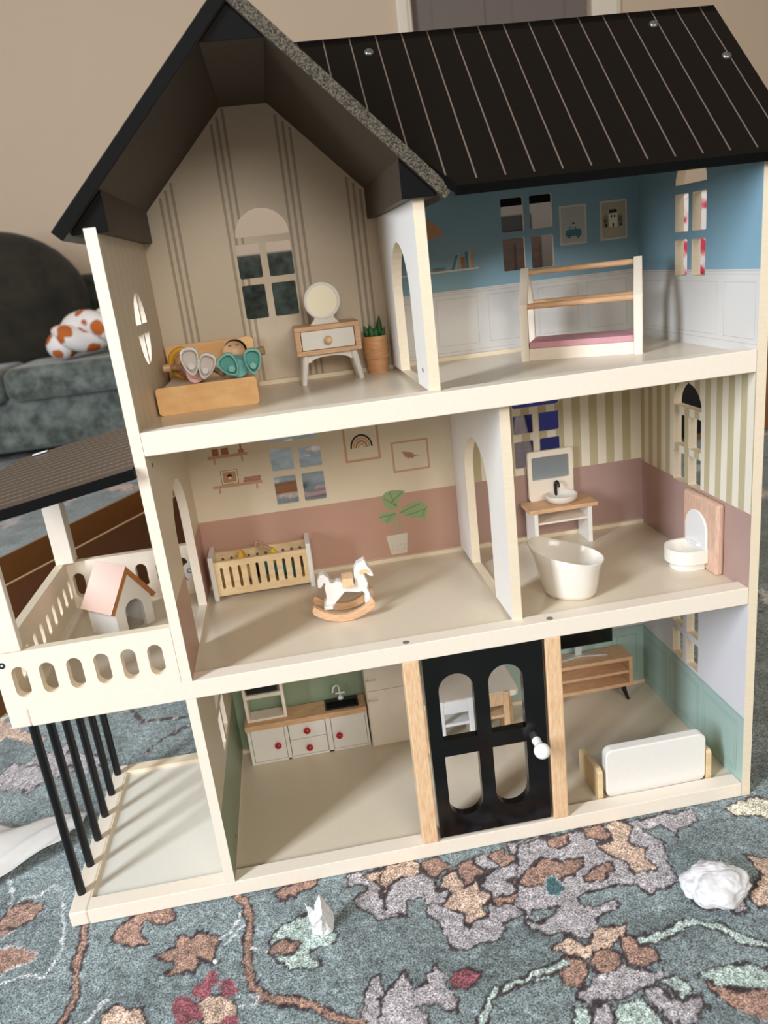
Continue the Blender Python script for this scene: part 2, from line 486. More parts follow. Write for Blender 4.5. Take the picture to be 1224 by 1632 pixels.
# ------------------------------------------------------------------ rug
RUGP = [
((1,6,10),2.4,[(-225,-55),(-203,-51),(-184,-59),(-176,-47),(-173,-24),(-179,18),(-192,54),(-206,70),(-221,58),(-237,60),(-251,54)]),
((1,6,10),2.4,[(-248,59),(-264,95),(-263,118),(-273,138)]),
((0,3,6),0,[(-251,25),(-249,39),(-246,50),(-232,42),(-224,46),(-210,44),(-211,32),(-216,24),(-222,22),(-234,14),(-239,6),(-254,9),(-265,28)]),
((0,3,6),0,[(-241,-8),(-229,-5),(-216,-14),(-203,-22),(-197,-33),(-203,-35),(-212,-34),(-218,-39),(-224,-46),(-239,-44),(-253,-7)]),
((1,3,9),8.4,[(-154,12),(-152,-24),(-151,-43),(-148,-68),(-143,-94),(-148,-108),(-154,-124),(-164,-134)]),
((0,3,9),0,[(-122,-24),(-118,-14),(-105,-1),(-94,11),(-64,6),(-55,-18),(-72,-20),(-86,-10),(-91,-24),(-78,-43),(-97,-40),(-117,-31)]),
((0,3,9),0,[(-71,-60),(-51,-55),(-54,-41),(-46,-40),(-37,-48),(-31,-36),(-22,-44),(-9,-52),(-10,-70),(-11,-84),(-26,-73),(-30,-92),(-39,-85),(-55,-88),(-61,-84),(-48,-75),(-61,-72),(-66,-65)]),
((1,6,10),1.8,[(-9,-55),(6,-45),(16,-26)]),
((1,6,10),1.8,[(-2,-62),(10,-54),(19,-41)]),
((0,2,9),0,[(-23,-127),(-16,-120),(-5,-121),(11,-131),(14,-144),(5,-154),(-14,-149)]),
((0,5,10),0,[(-3,-103),(-5,-110),(-11,-111),(-18,-107),(-21,-99),(-19,-92),(-13,-90),(-6,-95)]),
((0,5,10),0,[(14,-118),(12,-126),(5,-127),(-1,-122),(-5,-114),(-2,-107),(4,-105),(11,-110)]),
((0,5,10),0,[(-11,-115),(-13,-121),(-19,-122),(-25,-118),(-28,-111),(-26,-104),(-21,-103),(-14,-107)]),
((0,5,10),0,[(-24,-131),(-27,-140),(-35,-142),(-44,-136),(-49,-126),(-46,-116),(-38,-114),(-29,-121)]),
((0,5,10),0,[(-15,-138),(-17,-143),(-22,-144),(-28,-141),(-30,-134),(-29,-128),(-23,-127),(-18,-131)]),
((0,5,10),0,[(16,-154),(14,-160),(9,-161),(4,-157),(1,-151),(3,-145),(8,-144),(14,-148)]),
((0,5,10),0,[(-25,-146),(-27,-152),(-32,-153),(-38,-149),(-41,-143),(-39,-137),(-34,-136),(-28,-140)]),
((0,2,9),0,[(-115,-133),(-112,-119),(-102,-108),(-90,-116),(-75,-115),(-68,-136),(-69,-150)]),
((1,6,10),4.4,[(-130,-129),(-123,-112),(-112,-104)]),
((1,3,9),9.3,[(8,5),(17,-10),(24,-30),(26,-46),(22,-65),(24,-92),(28,-114),(37,-131),(53,-140),(73,-148),(90,-158),(103,-170),(126,-180),(145,-192)]),
((1,6,10),2.1,[(-8,-56),(1,-48),(13,-31),(16,-23)]),
((1,6,10),1.6,[(27,-76),(40,-79),(46,-79)]),
((1,6,10),1.6,[(14,-130),(30,-129),(36,-137),(16,-140)]),
((0,4,9),0,[(47,-62),(58,-54),(70,-51),(76,-45),(90,-46),(98,-61),(113,-78),(112,-86),(103,-89),(89,-91),(87,-98),(96,-106),(97,-113),(86,-114),(76,-110),(65,-111),(58,-104),(52,-97),(47,-88),(46,-79)]),
((0,3,9),0,[(46,-80),(52,-72),(63,-71),(77,-79),(72,-89),(60,-90),(47,-86)]),
((0,3,9),0,[(52,-4),(68,1),(99,4),(100,-8),(78,-13),(74,-19),(68,-13),(62,-22),(56,-12)]),
((0,1,9),0,[(130,-4),(147,-2),(193,-2),(181,-74),(158,-72),(144,-54),(136,-39),(150,-23),(140,-18),(130,-18)]),
((0,2,9),0,[(148,-6),(164,-4),(189,-1),(192,-11),(184,-21),(172,-42),(166,-44),(165,-22),(154,-13)]),
((0,1,9),0,[(128,-170),(132,-152),(142,-138),(151,-135),(152,-155),(157,-156),(170,-143),(167,-191),(132,-189)]),
((0,1,9),0,[(165,-66),(169,-40),(185,-23),(194,-21),(204,-16),(213,-20),(221,-37),(225,-48),(238,-54),(236,-63),(225,-68),(208,-64),(212,-57),(207,-53),(192,-56),(186,-74),(178,-68)]),
((0,1,9),0,[(207,-77),(212,-65),(226,-66),(242,-80),(252,-98),(268,-98),(272,-80),(279,-70),(294,-86),(307,-93),(301,-103),(281,-105),(272,-124),(259,-124),(252,-126),(240,-127),(224,-121),(219,-104),(217,-87)]),
((0,1,9),0,[(274,-42),(295,-35),(313,-31),(332,-32),(327,-46),(315,-55),(304,-65),(312,-79),(335,-79),(354,-80),(336,-130),(318,-132),(306,-124),(304,-116),(308,-95),(292,-85),(276,-79),(277,-62),(271,-52)]),
((0,3,9),0,[(250,-21),(268,-13),(273,-16),(274,-25),(282,-36),(267,-43),(254,-50),(251,-36)]),
((0,3,9),0,[(213,-11),(221,-2),(238,-2),(242,-14),(247,-22),(235,-22),(228,-32),(222,-31),(216,-21)]),
((0,1,9),0,[(274,-12),(285,-8),(296,-9),(292,-23),(295,-31),(288,-36),(279,-29),(273,-21)]),
((0,3,9),0,[(293,-13),(310,-6),(310,-17),(314,-20),(322,-27),(307,-32),(298,-32),(292,-23)]),
((0,1,9),0,[(315,0),(367,-2),(350,-26),(333,-30),(316,-19),(314,-9)]),
((0,3,9),0,[(301,-54),(314,-57),(327,-48),(336,-31),(351,-35),(367,-46),(360,-65),(342,-58),(336,-69),(322,-72),(307,-64)]),
((0,3,9),0,[(276,-74),(285,-72),(294,-76),(304,-71),(311,-81),(306,-87),(296,-84),(285,-86),(278,-80)]),
((0,0,9),0,[(303,-112),(311,-96),(339,-101),(331,-112),(316,-117)]),
((0,2,9),0,[(224,-44),(234,-30),(243,-24),(249,-25),(250,-36),(254,-50),(270,-44),(270,-58),(276,-64),(273,-75),(263,-82),(269,-96),(259,-97),(246,-103),(243,-92),(242,-80),(226,-70),(237,-59),(235,-51)]),
((0,2,9),0,[(179,2),(202,3),(214,-5),(208,-21),(192,-19),(182,-24),(169,-34),(167,-14)]),
((0,1,9),0,[(156,-154),(163,-145),(173,-136),(179,-158),(189,-156),(192,-146),(205,-138),(209,-152),(209,-165),(217,-176),(215,-190),(202,-184),(195,-174),(180,-175),(186,-185),(187,-199),(158,-196),(143,-189),(147,-161)]),
((0,5,9),0,[(212,-157),(218,-149),(235,-148),(245,-157),(238,-168),(225,-171),(214,-166)]),
((1,4,9),8.0,[(323,-163),(300,-172),(274,-175),(252,-177),(243,-185),(229,-213)]),
((0,1,9),0,[(325,-7),(362,-4),(429,-2),(498,-3),(537,-5),(531,-26),(510,-28),(500,-40),(490,-19),(470,-20),(480,-49),(472,-72),(471,-99),(456,-105),(435,-106),(427,-96),(412,-86),(383,-90),(364,-93),(362,-104),(375,-110),(401,-106),(396,-115),(370,-122),(366,-136),(353,-143),(336,-133),(314,-130),(303,-118),(304,-110),(300,-88)]),
((0,3,9),0,[(362,-4),(385,-3),(384,-17),(367,-25),(360,-17)]),
((0,3,9),0,[(405,-2),(427,-1),(429,-26),(413,-23),(402,-15)]),
((0,2,9),0,[(431,2),(454,-3),(459,-13),(446,-37),(460,-47),(449,-60),(459,-78),(428,-80),(430,-61),(415,-48),(409,-27),(428,-28)]),
((0,3,9),0,[(308,-62),(326,-42),(346,-32),(361,-42),(388,-44),(384,-55),(366,-65),(347,-66),(319,-70)]),
((0,3,9),0,[(380,-69),(390,-62),(413,-56),(414,-66),(392,-78),(382,-77)]),
((0,7,6),0,[(340,-61),(350,-58),(354,-79),(345,-86),(336,-80)]),
((0,0,9),0,[(304,-110),(312,-96),(339,-102),(331,-112),(315,-116)]),
((0,2,9),0,[(317,-148),(335,-136),(350,-149),(370,-132),(397,-136),(386,-151),(371,-159),(353,-157),(343,-163),(329,-156)]),
((0,1,9),0,[(318,-200),(334,-191),(349,-181),(376,-179),(393,-190),(403,-192),(399,-200),(376,-207),(356,-211),(345,-210),(328,-208)]),
((0,3,9),0,[(382,-152),(388,-152),(411,-169),(408,-180),(391,-186),(379,-177)]),
((0,3,9),0,[(342,-170),(353,-157),(367,-158),(378,-170),(372,-178),(355,-185),(344,-178)]),
((0,3,9),0,[(312,-170),(326,-158),(339,-163),(340,-177),(325,-193),(315,-184)]),
((1,4,9),9.1,[(400,-158),(421,-157),(459,-149),(478,-159),(492,-178),(519,-196)]),
((0,4,9),0,[(433,-203),(459,-199),(480,-204),(504,-219),(494,-233),(463,-228),(448,-218),(438,-209)]),
((0,3,9),0,[(434,-210),(448,-218),(460,-229),(496,-232),(476,-261),(454,-250),(441,-233),(435,-221)]),
((0,1,9),0,[(380,-208),(393,-205),(401,-219),(415,-225),(427,-221),(426,-235),(408,-241),(389,-243),(386,-234)]),
((0,4,9),0,[(397,-202),(408,-199),(420,-209),(421,-222),(408,-221)]),
((0,4,9),0,[(349,-217),(377,-214),(383,-233),(382,-248),(338,-243)]),
((0,1,9),0,[(331,-211),(346,-214),(338,-238),(319,-239)]),
((0,4,9),0,[(313,-209),(328,-210),(318,-239),(301,-235)]),
((0,8,9),0,[(571,-13),(593,-5),(615,-4),(637,-21),(615,-54),(601,-32),(577,-27)]),
((0,2,9),0,[(479,-123),(502,-126),(497,-138),(477,-139),(470,-129)]),
((0,1,9),0,[(502,-126),(524,-129),(518,-146),(502,-155),(500,-144)]),
((0,2,9),0,[(552,-85),(582,-102),(546,-156),(527,-149),(527,-136),(553,-112)]),
((1,4,9),8.2,[(260,-177),(295,-168),(322,-166)]),
((0,3,9),0,[(-250,43),(-236,55),(-209,46),(-216,23),(-235,16),(-259,21)]),
((1,2,9),3.6,[(-283,457),(-235,460),(-180,448),(-157,404),(-89,394)]),
((1,2,9),4.1,[(-134,314),(-114,345),(-74,372)]),
((0,1,9),0,[(-357,303),(-336,345),(-289,326),(-267,286),(-295,275),(-350,282)]),
((0,2,10),0,[(-399,488),(-344,434),(-300,398),(-311,385),(-366,424),(-412,468)]),
]
RUGC = {'T': '#798586', 'G': '#A7A2A6', 'P': '#C2A997', 'R': '#9C7D6F', 'M': '#ABBCB6', 'C': '#8A5059', 'W': '#C5C9CC', 'D': '#3F6468', 'Y': '#CFCBB8', 'K': '#33272B', '-': ''}
RC = {k: np.array(lin(v)) for k, v in RUGC.items() if v}


def vnoise(x, y, cell, seed):
    """cheap value noise, -1..1"""
    u, v = x / cell, y / cell
    i, j = np.floor(u).astype(np.int64), np.floor(v).astype(np.int64)
    fu, fv = u - i, v - j
    fu, fv = fu * fu * (3 - 2 * fu), fv * fv * (3 - 2 * fv)

    def h(a, b):
        n = (a * 374761393 + b * 668265263 + seed * 1442695041) & 0x7fffffff
        n = ((n ^ (n >> 13)) * 1274126177) & 0x7fffffff
        return ((n ^ (n >> 16)) & 0xffff) / 32767.5 - 1
    return (h(i, j) * (1 - fu) + h(i + 1, j) * fu) * (1 - fv) + (h(i, j + 1) * (1 - fu) + h(i + 1, j + 1) * fu) * fv


def spaced(segs):
    out = [segs[0][0]]
    for a, b, st in segs:
        n = max(1, int(round((b - a) / st)))
        out += [a + (b - a) * (k + 1) / n for k in range(n)]
    return np.array(out)


gx = spaced([(-1.9, -0.46, 0.012), (-0.46, 0.72, 0.0018), (0.72, 1.2, 0.006), (1.2, 2.6, 0.02)])
gy = spaced([(-1.1, -0.60, 0.012), (-0.60, -0.24, 0.006), (-0.24, 0.04, 0.0018), (0.04, 0.60, 0.004), (0.60, 3.2, 0.012)])
GXX, GYY = np.meshgrid(gx, gy)
X_, Y_ = GXX.ravel(), GYY.ravel()
fine = 0.0021
WX = X_ + 0.0022 * vnoise(X_, Y_, 0.014, 41) + fine * vnoise(X_, Y_, 0.006, 1) + 0.0012 * vnoise(X_, Y_, 0.0025, 2)
WY = Y_ + 0.0022 * vnoise(X_, Y_, 0.014, 42) + fine * vnoise(X_, Y_, 0.006, 3) + 0.0012 * vnoise(X_, Y_, 0.0025, 4)
base = RC['T'][None, :] * (1 + 0.24 * vnoise(X_, Y_, 0.05, 7)[:, None] + 0.16 * vnoise(X_, Y_, 0.018, 8)[:, None] + 0.10 * vnoise(X_ * 0.35, Y_, 0.006, 18)[:, None])
bl_ = (0.5 + 0.5 * vnoise(X_, Y_, 0.22, 9))[:, None]
base = base * (1 - 0.45 * bl_) + base * np.array([0.97, 1.0, 1.10])[None, :] * 0.45 * bl_
colr = base.copy()


def seg_dist(px, py, pts, closed):
    d = np.full(px.shape, 9.0)
    n = len(pts)
    for i in range(n if closed else n - 1):
        ax_, ay_ = pts[i]
        bx_, by_ = pts[(i + 1) % n]
        ex_, ey_ = bx_ - ax_, by_ - ay_
        L = ex_ * ex_ + ey_ * ey_ + 1e-12
        t = np.clip(((px - ax_) * ex_ + (py - ay_) * ey_) / L, 0, 1)
        d = np.minimum(d, np.hypot(px - ax_ - t * ex_, py - ay_ - t * ey_))
    return d


def draw(kind, c, o, w, pts, ow=0.0016, soft=0.0006):
    pts = np.array(pts, float)
    m = 0.006 + w
    sel = np.nonzero((WX > pts[:, 0].min() - m) & (WX < pts[:, 0].max() + m) & (WY > pts[:, 1].min() - m) & (WY < pts[:, 1].max() + m))[0]
    if len(sel) == 0:
        return
    px, py = WX[sel], WY[sel]
    if kind == 'p':
        d = seg_dist(px, py, pts, True)
        sd = np.where(pip([tuple(q) for q in pts], px, py), -d, d)
    else:
        sd = seg_dist(px, py, pts, False) - w / 2
    a = np.clip(0.5 - sd / soft, 0, 1)[:, None]
    fill = RC[c][None, :] * (1 + 0.16 * vnoise(px, py, 0.012, 21)[:, None] + 0.10 * vnoise(px, py, 0.004, 22)[:, None])
    cc = colr[sel] * (1 - a) + fill * a
    if o != '-':
        ww = ow * (1 + 0.55 * vnoise(px, py, 0.008, 5)) * (0.7 if o == 'W' else 1)
        ao = np.clip((ww - np.abs(sd)) / soft + 0.3, 0, 1)[:, None] * (0.55 if o == 'W' else 0.95)
        cc = cc * (1 - ao) + RC[o][None, :] * ao
    colr[sel] = cc


# invented motifs where the carpet is out of the traced part (behind, beside and far in front)
rr = random.Random(11)
for k in range(640):
    x, y = rr.uniform(-1.9, 2.6), rr.uniform(-1.1, 3.1)
    s = rr.uniform(0.02, 0.07)
    if -0.30 < x < 0.62 and -0.27 < y < 0.30:
        continue
    if x > -0.42 and x < -0.15 and y < 0.06:
        continue
    n = rr.randint(9, 15)
    a0 = rr.uniform(0, 6)
    el = rr.uniform(0.5, 1)
    pts = []
    for i in range(n):
        a = 2 * PI * i / n
        r = s * (rr.uniform(0.5, 0.8) if i % 2 else rr.uniform(0.8, 1.25))
        u, v = r * math.cos(a), r * math.sin(a) * el
        pts.append((x + u * math.cos(a0) - v * math.sin(a0), y + u * math.sin(a0) + v * math.cos(a0)))
    c = rr.choice('GGGPPRRMMYW')
    draw('p', c, 'K' if rr.random() < 0.75 else 'W', 0, pts, 0.0016, 0.0012)
for k in range(46):
    x, y = rr.uniform(-1.9, 2.6), rr.uniform(0.3, 2.9)
    pts = [(x, y)]
    a = rr.uniform(0, 6)
    for i in range(7):
        a += rr.uniform(-0.6, 0.6)
        x += 0.05 * math.cos(a)
        y += 0.05 * math.sin(a)
        pts.append((x, y))
    draw('l', rr.choice('MWGP'), 'K', rr.uniform(0.004, 0.011), pts, 0.0015, 0.0012)
for k, w, pts in RUGP:
    draw('pl'[k[0]], 'TGPRMCWDYK-'[k[1]], 'TGPRMCWDYK-'[k[2]], w / 1000, [(a / 1000, b / 1000) for a, b in pts])

nx_, ny_ = len(gx), len(gy)
me = bpy.data.meshes.new('rug')
zz = 0.0007 * vnoise(X_, Y_, 0.010, 31) + 0.0005 * vnoise(X_, Y_, 0.004, 32) - 0.0010
co = np.stack([X_, Y_, zz], 1)
ii = np.arange((ny_ - 1) * nx_).reshape(ny_ - 1, nx_)[:, :-1].ravel()
quads = np.stack([ii, ii + 1, ii + nx_ + 1, ii + nx_], 1)
me.vertices.add(len(co))
me.vertices.foreach_set('co', co.ravel())
me.loops.add(quads.size)
me.loops.foreach_set('vertex_index', quads.ravel())
me.polygons.add(len(quads))
me.polygons.foreach_set('loop_start', np.arange(0, quads.size, 4))
me.polygons.foreach_set('loop_total', np.full(len(quads), 4))
me.update(calc_edges=True)
ca = me.color_attributes.new('pattern', 'FLOAT_COLOR', 'POINT')
ca.data.foreach_set('color', np.concatenate([np.clip(colr, 0, 1), np.ones((len(colr), 1))], 1).ravel())
rm = bpy.data.materials.new('patterned_rug_pile')
rm.use_nodes = True
nt = rm.node_tree
b = nt.nodes['Principled BSDF']
b.inputs['Roughness'].default_value = 0.95
b.inputs['Sheen Weight'].default_value = 0.25
b.inputs['Specular IOR Level'].default_value = 0.15
at = nt.nodes.new('ShaderNodeAttribute')
at.attribute_name = 'pattern'
tc = nt.nodes.new('ShaderNodeTexCoord')
n1 = nt.nodes.new('ShaderNodeTexNoise')
n1.inputs['Scale'].default_value = 620
n1.inputs['Detail'].default_value = 3
n2 = nt.nodes.new('ShaderNodeTexNoise')
n2.inputs['Scale'].default_value = 150
n2.inputs['Detail'].default_value = 4
nt.links.new(tc.outputs['Object'], n1.inputs['Vector'])
nt.links.new(tc.outputs['Object'], n2.inputs['Vector'])
r1 = nt.nodes.new('ShaderNodeMapRange')
r1.inputs[1].default_value, r1.inputs[2].default_value, r1.inputs[3].default_value, r1.inputs[4].default_value = 0.34, 0.68, 0.34, 2.1
r2 = nt.nodes.new('ShaderNodeMapRange')
r2.inputs[1].default_value, r2.inputs[2].default_value, r2.inputs[3].default_value, r2.inputs[4].default_value = 0.3, 0.7, 0.68, 1.36
nt.links.new(n1.outputs[0], r1.inputs[0])
nt.links.new(n2.outputs[0], r2.inputs[0])
mu = nt.nodes.new('ShaderNodeMath')
mu.operation = 'MULTIPLY'
nt.links.new(r1.outputs[0], mu.inputs[0])
nt.links.new(r2.outputs[0], mu.inputs[1])
vm_ = nt.nodes.new('ShaderNodeVectorMath')
vm_.operation = 'SCALE'
nt.links.new(at.outputs['Color'], vm_.inputs[0])
nt.links.new(mu.outputs[0], vm_.inputs['Scale'])
nt.links.new(vm_.outputs[0], b.inputs['Base Color'])
bp = nt.nodes.new('ShaderNodeBump')
bp.inputs['Strength'].default_value = 0.8
bp.inputs['Distance'].default_value = 0.0015
nt.links.new(n1.outputs[0], bp.inputs['Height'])
nt.links.new(bp.outputs[0], b.inputs['Normal'])
me.materials.append(rm)
rug = bpy.data.objects.new('rug', me)
COL.objects.link(rug)
tag(rug, 'large teal patterned rug with rust, peach and grey leaf shapes under the dollhouse', 'rug')


# ------------------------------------------------------------------ toy house
H = thing('dollhouse', (0, 0, 0), 'large cream wooden dollhouse with black striped roofs, three floors, balcony and porch on the rug', 'dollhouse')


def part(name, b, m=CREAM, bevel=0.0007, parent=H):
    return bx(name, b, m, parent, bevel)


# floors: frame beams with a recessed panel; porch and balcony share the two lower frames
for zb, zt, pz, xl, xr in ((0.0, ZG, P0, XB, XR), (Z1B, Z1T, P1, XB, XR), (Z2B, Z2T, P2, T, XR)):
    outer = xl < 0
    x0 = xl + BW if outer else xl
    part('front_beam', (x0 + (0.0004 if outer else 0.0002), xr - 0.0002, 0.0, BW, zb, zt), CREAM)
    part('back_beam', (x0 + (0.0004 if outer else 0.0002), xr - 0.0002, 0.2455, YE if outer else 0.2515, zb, zt), CREAMD)
    if outer:
        part('end_beam', (xl, xl + BW, 0.0, YE, zb, zt), CREAM, 0.0014)
    if outer:
        part('porch_floor_panel' if zb == 0 else 'balcony_floor_panel', (xl + BW, -0.0002, BW, 0.2455, pz - 0.006, pz), PORCHP if zb == 0 else FLOORP, 0)
        part('left_floor_frame', (-0.0002, T, BW, 0.2455, zb + 0.001, zt - 0.0006), CREAM, 0)
    part('floor_panel', (T if outer else T, xr, BW, 0.2455, pz - 0.006, pz), FLOORP, 0)
# thin inner lip along the left end beams
part('floor_lip', (XB + BW, XB + BW + 0.0015, BW, 0.2455, P0, ZG - 0.0004), CREAMD, 0)

# --- back wall with printed wallpaper
OB = lambda x: min(GZ - 0.0160 - abs(x - GX), 9)
bo = [(-0.0, 0.0005), (XR, 0.0005), (XR, 0.712), (0.293, 0.712), (GX, GZ - 0.0165), (0.0, GZ - 0.0165 - GX)]
wins = []
for cx_, top, zz, zl in ((0.1440, 'arc', 0.5928, 0.6388), ):
    wins += [rrect(0.1112, 0.1378, 0.5928, 0.6312), rrect(0.1458, 0.1740, 0.5928, 0.6310),
             rrect(0.1112, 0.1380, 0.6388, 0.6770), rrect(0.1460, 0.1750, 0.6385, 0.6765)]
    r = 0.0310
    wins.append([(0.1130, 0.6842), (0.1750, 0.6842)] + [(0.144 + r * math.cos(PI * i / 18), 0.6855 + 0.0290 * math.sin(PI * i / 18)) for i in range(19)])
wins += [rrect(0.4272, 0.4547, 0.6568, 0.6948), rrect(0.4627, 0.4903, 0.6572, 0.6950),
         rrect(0.4272, 0.4545, 0.6120, 0.6490), rrect(0.4627, 0.4903, 0.6118, 0.6488)]
wins += [rrect(0.1120, 0.1400, 0.4055, 0.4335), rrect(0.1475, 0.1755, 0.4050, 0.4322),
         rrect(0.1120, 0.1398, 0.3612, 0.3980), rrect(0.1475, 0.1755, 0.3608, 0.3978),
         rrect(0.1120, 0.1750, 0.4412, 0.470, 0.004)]
wins += [rrect(0.4262, 0.4530, 0.4075, 0.4325), rrect(0.4610, 0.4885, 0.4075, 0.4325),
         rrect(0.4260, 0.4525, 0.3620, 0.3978), rrect(0.4610, 0.4885, 0.3620, 0.3985),
         rrect(0.4262, 0.4895, 0.4415, 0.470, 0.004)]
bm_ = [CREAM, LINEN, LILAC, BLUE, DADO, DADOL, IVORY, PINK, SAGES, WSTR, GREEN, GREENL, GREENK, PRPINK, PRTAN, PRTAN2, PRDK, PRLEAF,
       PRRED, PRPOT, PRPAPER, PRPAPER2, PRTEAL, PRCREAM, PRGREY, ROSE, PWHITE, PALEST]
K = {m.name: i for i, m in enumerate(bm_)}
I = lambda m: K[m.name]
reg = []
# bedroom
reg.append(([(0.0, Z2B), (0.2790, Z2B), (0.2790, 0.715), (0.2777 + 0.001, 0.7115), (GX, GZ - 0.0167), (0.0001, 0.7018)], I(LINEN)))
for c in (0.0445, 0.1135, 0.1845, 0.2555):
    for k in (-1, 0, 1):
        x = c + k * 0.0072
        reg.append((rect(x - 0.0016, x + 0.0016, Z2B + 0.001, min(0.8445 - abs(x - GX) - 0.003, 0.84)), I(LILAC)))
# blue room
reg.append((rect(0.2791, XR, Z2B + 0.0001, 0.711), I(BLUE)))
reg.append((rect(0.2791, XR, Z2B + 0.0001, 0.5972), I(DADO)))
for z in (0.5952, 0.5925, 0.5235):
    reg.append((rect(0.2792, XR - 0.0001, z, z + 0.0006), I(DADOL)))
for a in (0.2830, 0.3395, 0.4045, 0.4680, 0.5315):
    b = a + (0.0515 if a != 0.283 else 0.045)
    for q in (rect(a, b, 0.5315, 0.5321), rect(a, b, 0.5873, 0.5879), rect(a, a + 0.0006, 0.5315, 0.5879), rect(b - 0.0006, b, 0.5315, 0.5879)):
        reg.append((q, I(DADOL)))


def framepic(a0, a1, b0, b1, w, mf, mi_, lst=None):
    lst = reg if lst is None else lst
    lst.append((rect(a0, a1, b0, b1), I(mf)))
    lst.append((rect(a0 + w, a1 - w, b0 + w, b1 - w), I(mi_)))


framepic(0.4991, 0.5331, 0.6340, 0.6792, 0.0022, PRPOT, PRPAPER)
framepic(0.5503, 0.5846, 0.6342, 0.6795, 0.0022, PRPOT, PRPAPER2)
# picture: small teal car with a traveller
c0 = 0.5155
reg.append(([(0.5062, 0.6437), (0.5262, 0.6437), (0.5268, 0.6490), (0.5245, 0.6515), (0.5200, 0.6520), (0.5190, 0.6545), (0.5115, 0.6545), (0.5110, 0.6515), (0.5068, 0.6505)], I(PRTEAL)))
reg.append((rect(0.5125, 0.5180, 0.6515, 0.6538), I(PRPAPER)))
for x in (0.5105, 0.5222):
    reg.append((circ(x, 0.6434, 0.0021, 10), I(PRDK)))
    reg.append((circ(x, 0.6434, 0.0009, 8), I(PRPAPER)))
reg.append((circ(0.5165, 0.6562, 0.0016, 8), I(PRPOT)))
reg.append((rect(0.5152, 0.5176, 0.6574, 0.6596), I(PRDK)))
reg.append((rect(0.5145, 0.5183, 0.6572, 0.6577), I(PRDK)))
# picture: three town houses
reg.append((rect(0.5545, 0.5608, 0.6490, 0.6585), I(PRGREY)))
reg.append(([(0.5545, 0.6586), (0.5608, 0.6586), (0.5595, 0.6635), (0.5560, 0.6635)], I(PRGREY)))
reg.append((rect(0.5612, 0.5722, 0.6490, 0.6650), I(PRCREAM)))
reg.append(([(0.5615, 0.6650), (0.5722, 0.6650), (0.5712, 0.6692), (0.5628, 0.6692)], I(PRDK)))
reg.append((rect(0.5730, 0.5792, 0.6490, 0.6605), I(PRGREY)))
reg.append((circ(0.5761, 0.6606, 0.0030, 10), I(PRGREY)))
for x, z in ((0.5640, 0.6595), (0.5680, 0.6595)):
    reg.append((rect(x, x + 0.0018, z, z + 0.0035), I(PRDK)))
for x in (0.5570, 0.5660, 0.5755):
    reg.append((rect(x, x + 0.0021, 0.6492, 0.6532), I(PRDK)))
for x in (0.5738, 0.5757, 0.5776):
    for z in (0.6548, 0.6568, 0.6588):
        reg.append((rect(x, x + 0.0013, z, z + 0.0013), I(PRDK)))
for x in (0.5553, 0.5575):
    for z in (0.6548, 0.6568):
        reg.append((rect(x, x + 0.0012, z, z + 0.0013), I(PRDK)))
# printed shelf with books, lamp shade
reg.append((rect(0.300, 0.3958, 0.6192, 0.6212), I(PRPOT)))
reg.append(([(0.3620, 0.6213), (0.3655, 0.6213), (0.3715, 0.6372), (0.3685, 0.6380)], I(PRTEAL)))
reg.append(([(0.3660, 0.6213), (0.3690, 0.6213), (0.3735, 0.6385), (0.3722, 0.6392)], I(PRPAPER2)))
for a, w, h, m_ in ((0.3745, 0.005, 0.0135, PRTAN2), (0.3800, 0.0035, 0.0190, PRTEAL), (0.3840, 0.0028, 0.0190, PRPAPER2), (0.3872, 0.0028, 0.0188, PRTAN)):
    reg.append((rect(a, a + w, 0.6213, 0.6213 + h), I(m_)))
reg.append((rect(0.3380, 0.3560, 0.6213, 0.6232), I(PRGREY)))
reg.append((rect(0.3395, 0.3545, 0.6234, 0.6252), I(PRTEAL)))
reg.append(([(0.3160, 0.6590), (0.3390, 0.6585), (0.3535, 0.6612), (0.3538, 0.6668), (0.3460, 0.6760), (0.3370, 0.6805), (0.3160, 0.6800)], I(PRTAN)))
# nursery
reg.append((rect(0.0001, 0.3445, Z1B + 0.0001, Z2B - 0.0001), I(IVORY)))
reg.append((rect(0.0001, 0.3445, Z1B + 0.0001, 0.3526), I(PINK)))
for (a0, a1, b0) in ((0.0359, 0.0851, 0.4318), (0.0361, 0.0976, 0.3935)):
    reg.append((rect(a0, a1, b0, b0 + 0.0036), I(PRPINK)))
    for x in (a0 + 0.0065, a1 - 0.0085):
        reg.append((rect(x, x + 0.0024, b0 - 0.0070, b0 - 0.0001), I(PRPINK)))
reg.append((rect(0.0424, 0.0504, 0.4355, 0.4443), I(PRTAN2)))
reg.append((rect(0.0535, 0.0625, 0.4355, 0.4440), I(PRTAN2)))
reg.append(([(0.0742, 0.4355), (0.0818, 0.4355), (0.0815, 0.4390), (0.0792, 0.4410), (0.0792, 0.4480), (0.0768, 0.4480), (0.0768, 0.4410), (0.0744, 0.4390)], I(PRRED)))
reg.append((rect(0.0480, 0.0690, 0.3976, 0.4156), I(PRDK)))
reg.append((rect(0.0486, 0.0684, 0.3982, 0.4150), I(PRCREAM)))
reg.append((rect(0.0503, 0.0667, 0.3998, 0.4134), I(PRTAN)))
reg.append(([(0.0555, 0.4070), (0.0623, 0.4070), (0.0615, 0.4095), (0.0589, 0.4108), (0.0563, 0.4095)], I(PRDK)))
reg.append((circ(0.0589, 0.4052, 0.0019, 8), I(PRCREAM)))
reg.append((rect(0.0745, 0.0965, 0.3972, 0.4005), I(PRRED)))
reg.append((rect(0.0760, 0.0970, 0.4007, 0.4036), I(PRRED)))
# rainbow picture
reg.append((rect(0.2053, 0.2510, 0.4025, 0.470), I(PRPINK)))
reg.append((rect(0.2083, 0.2480, 0.4055, 0.470), I(IVORY)))


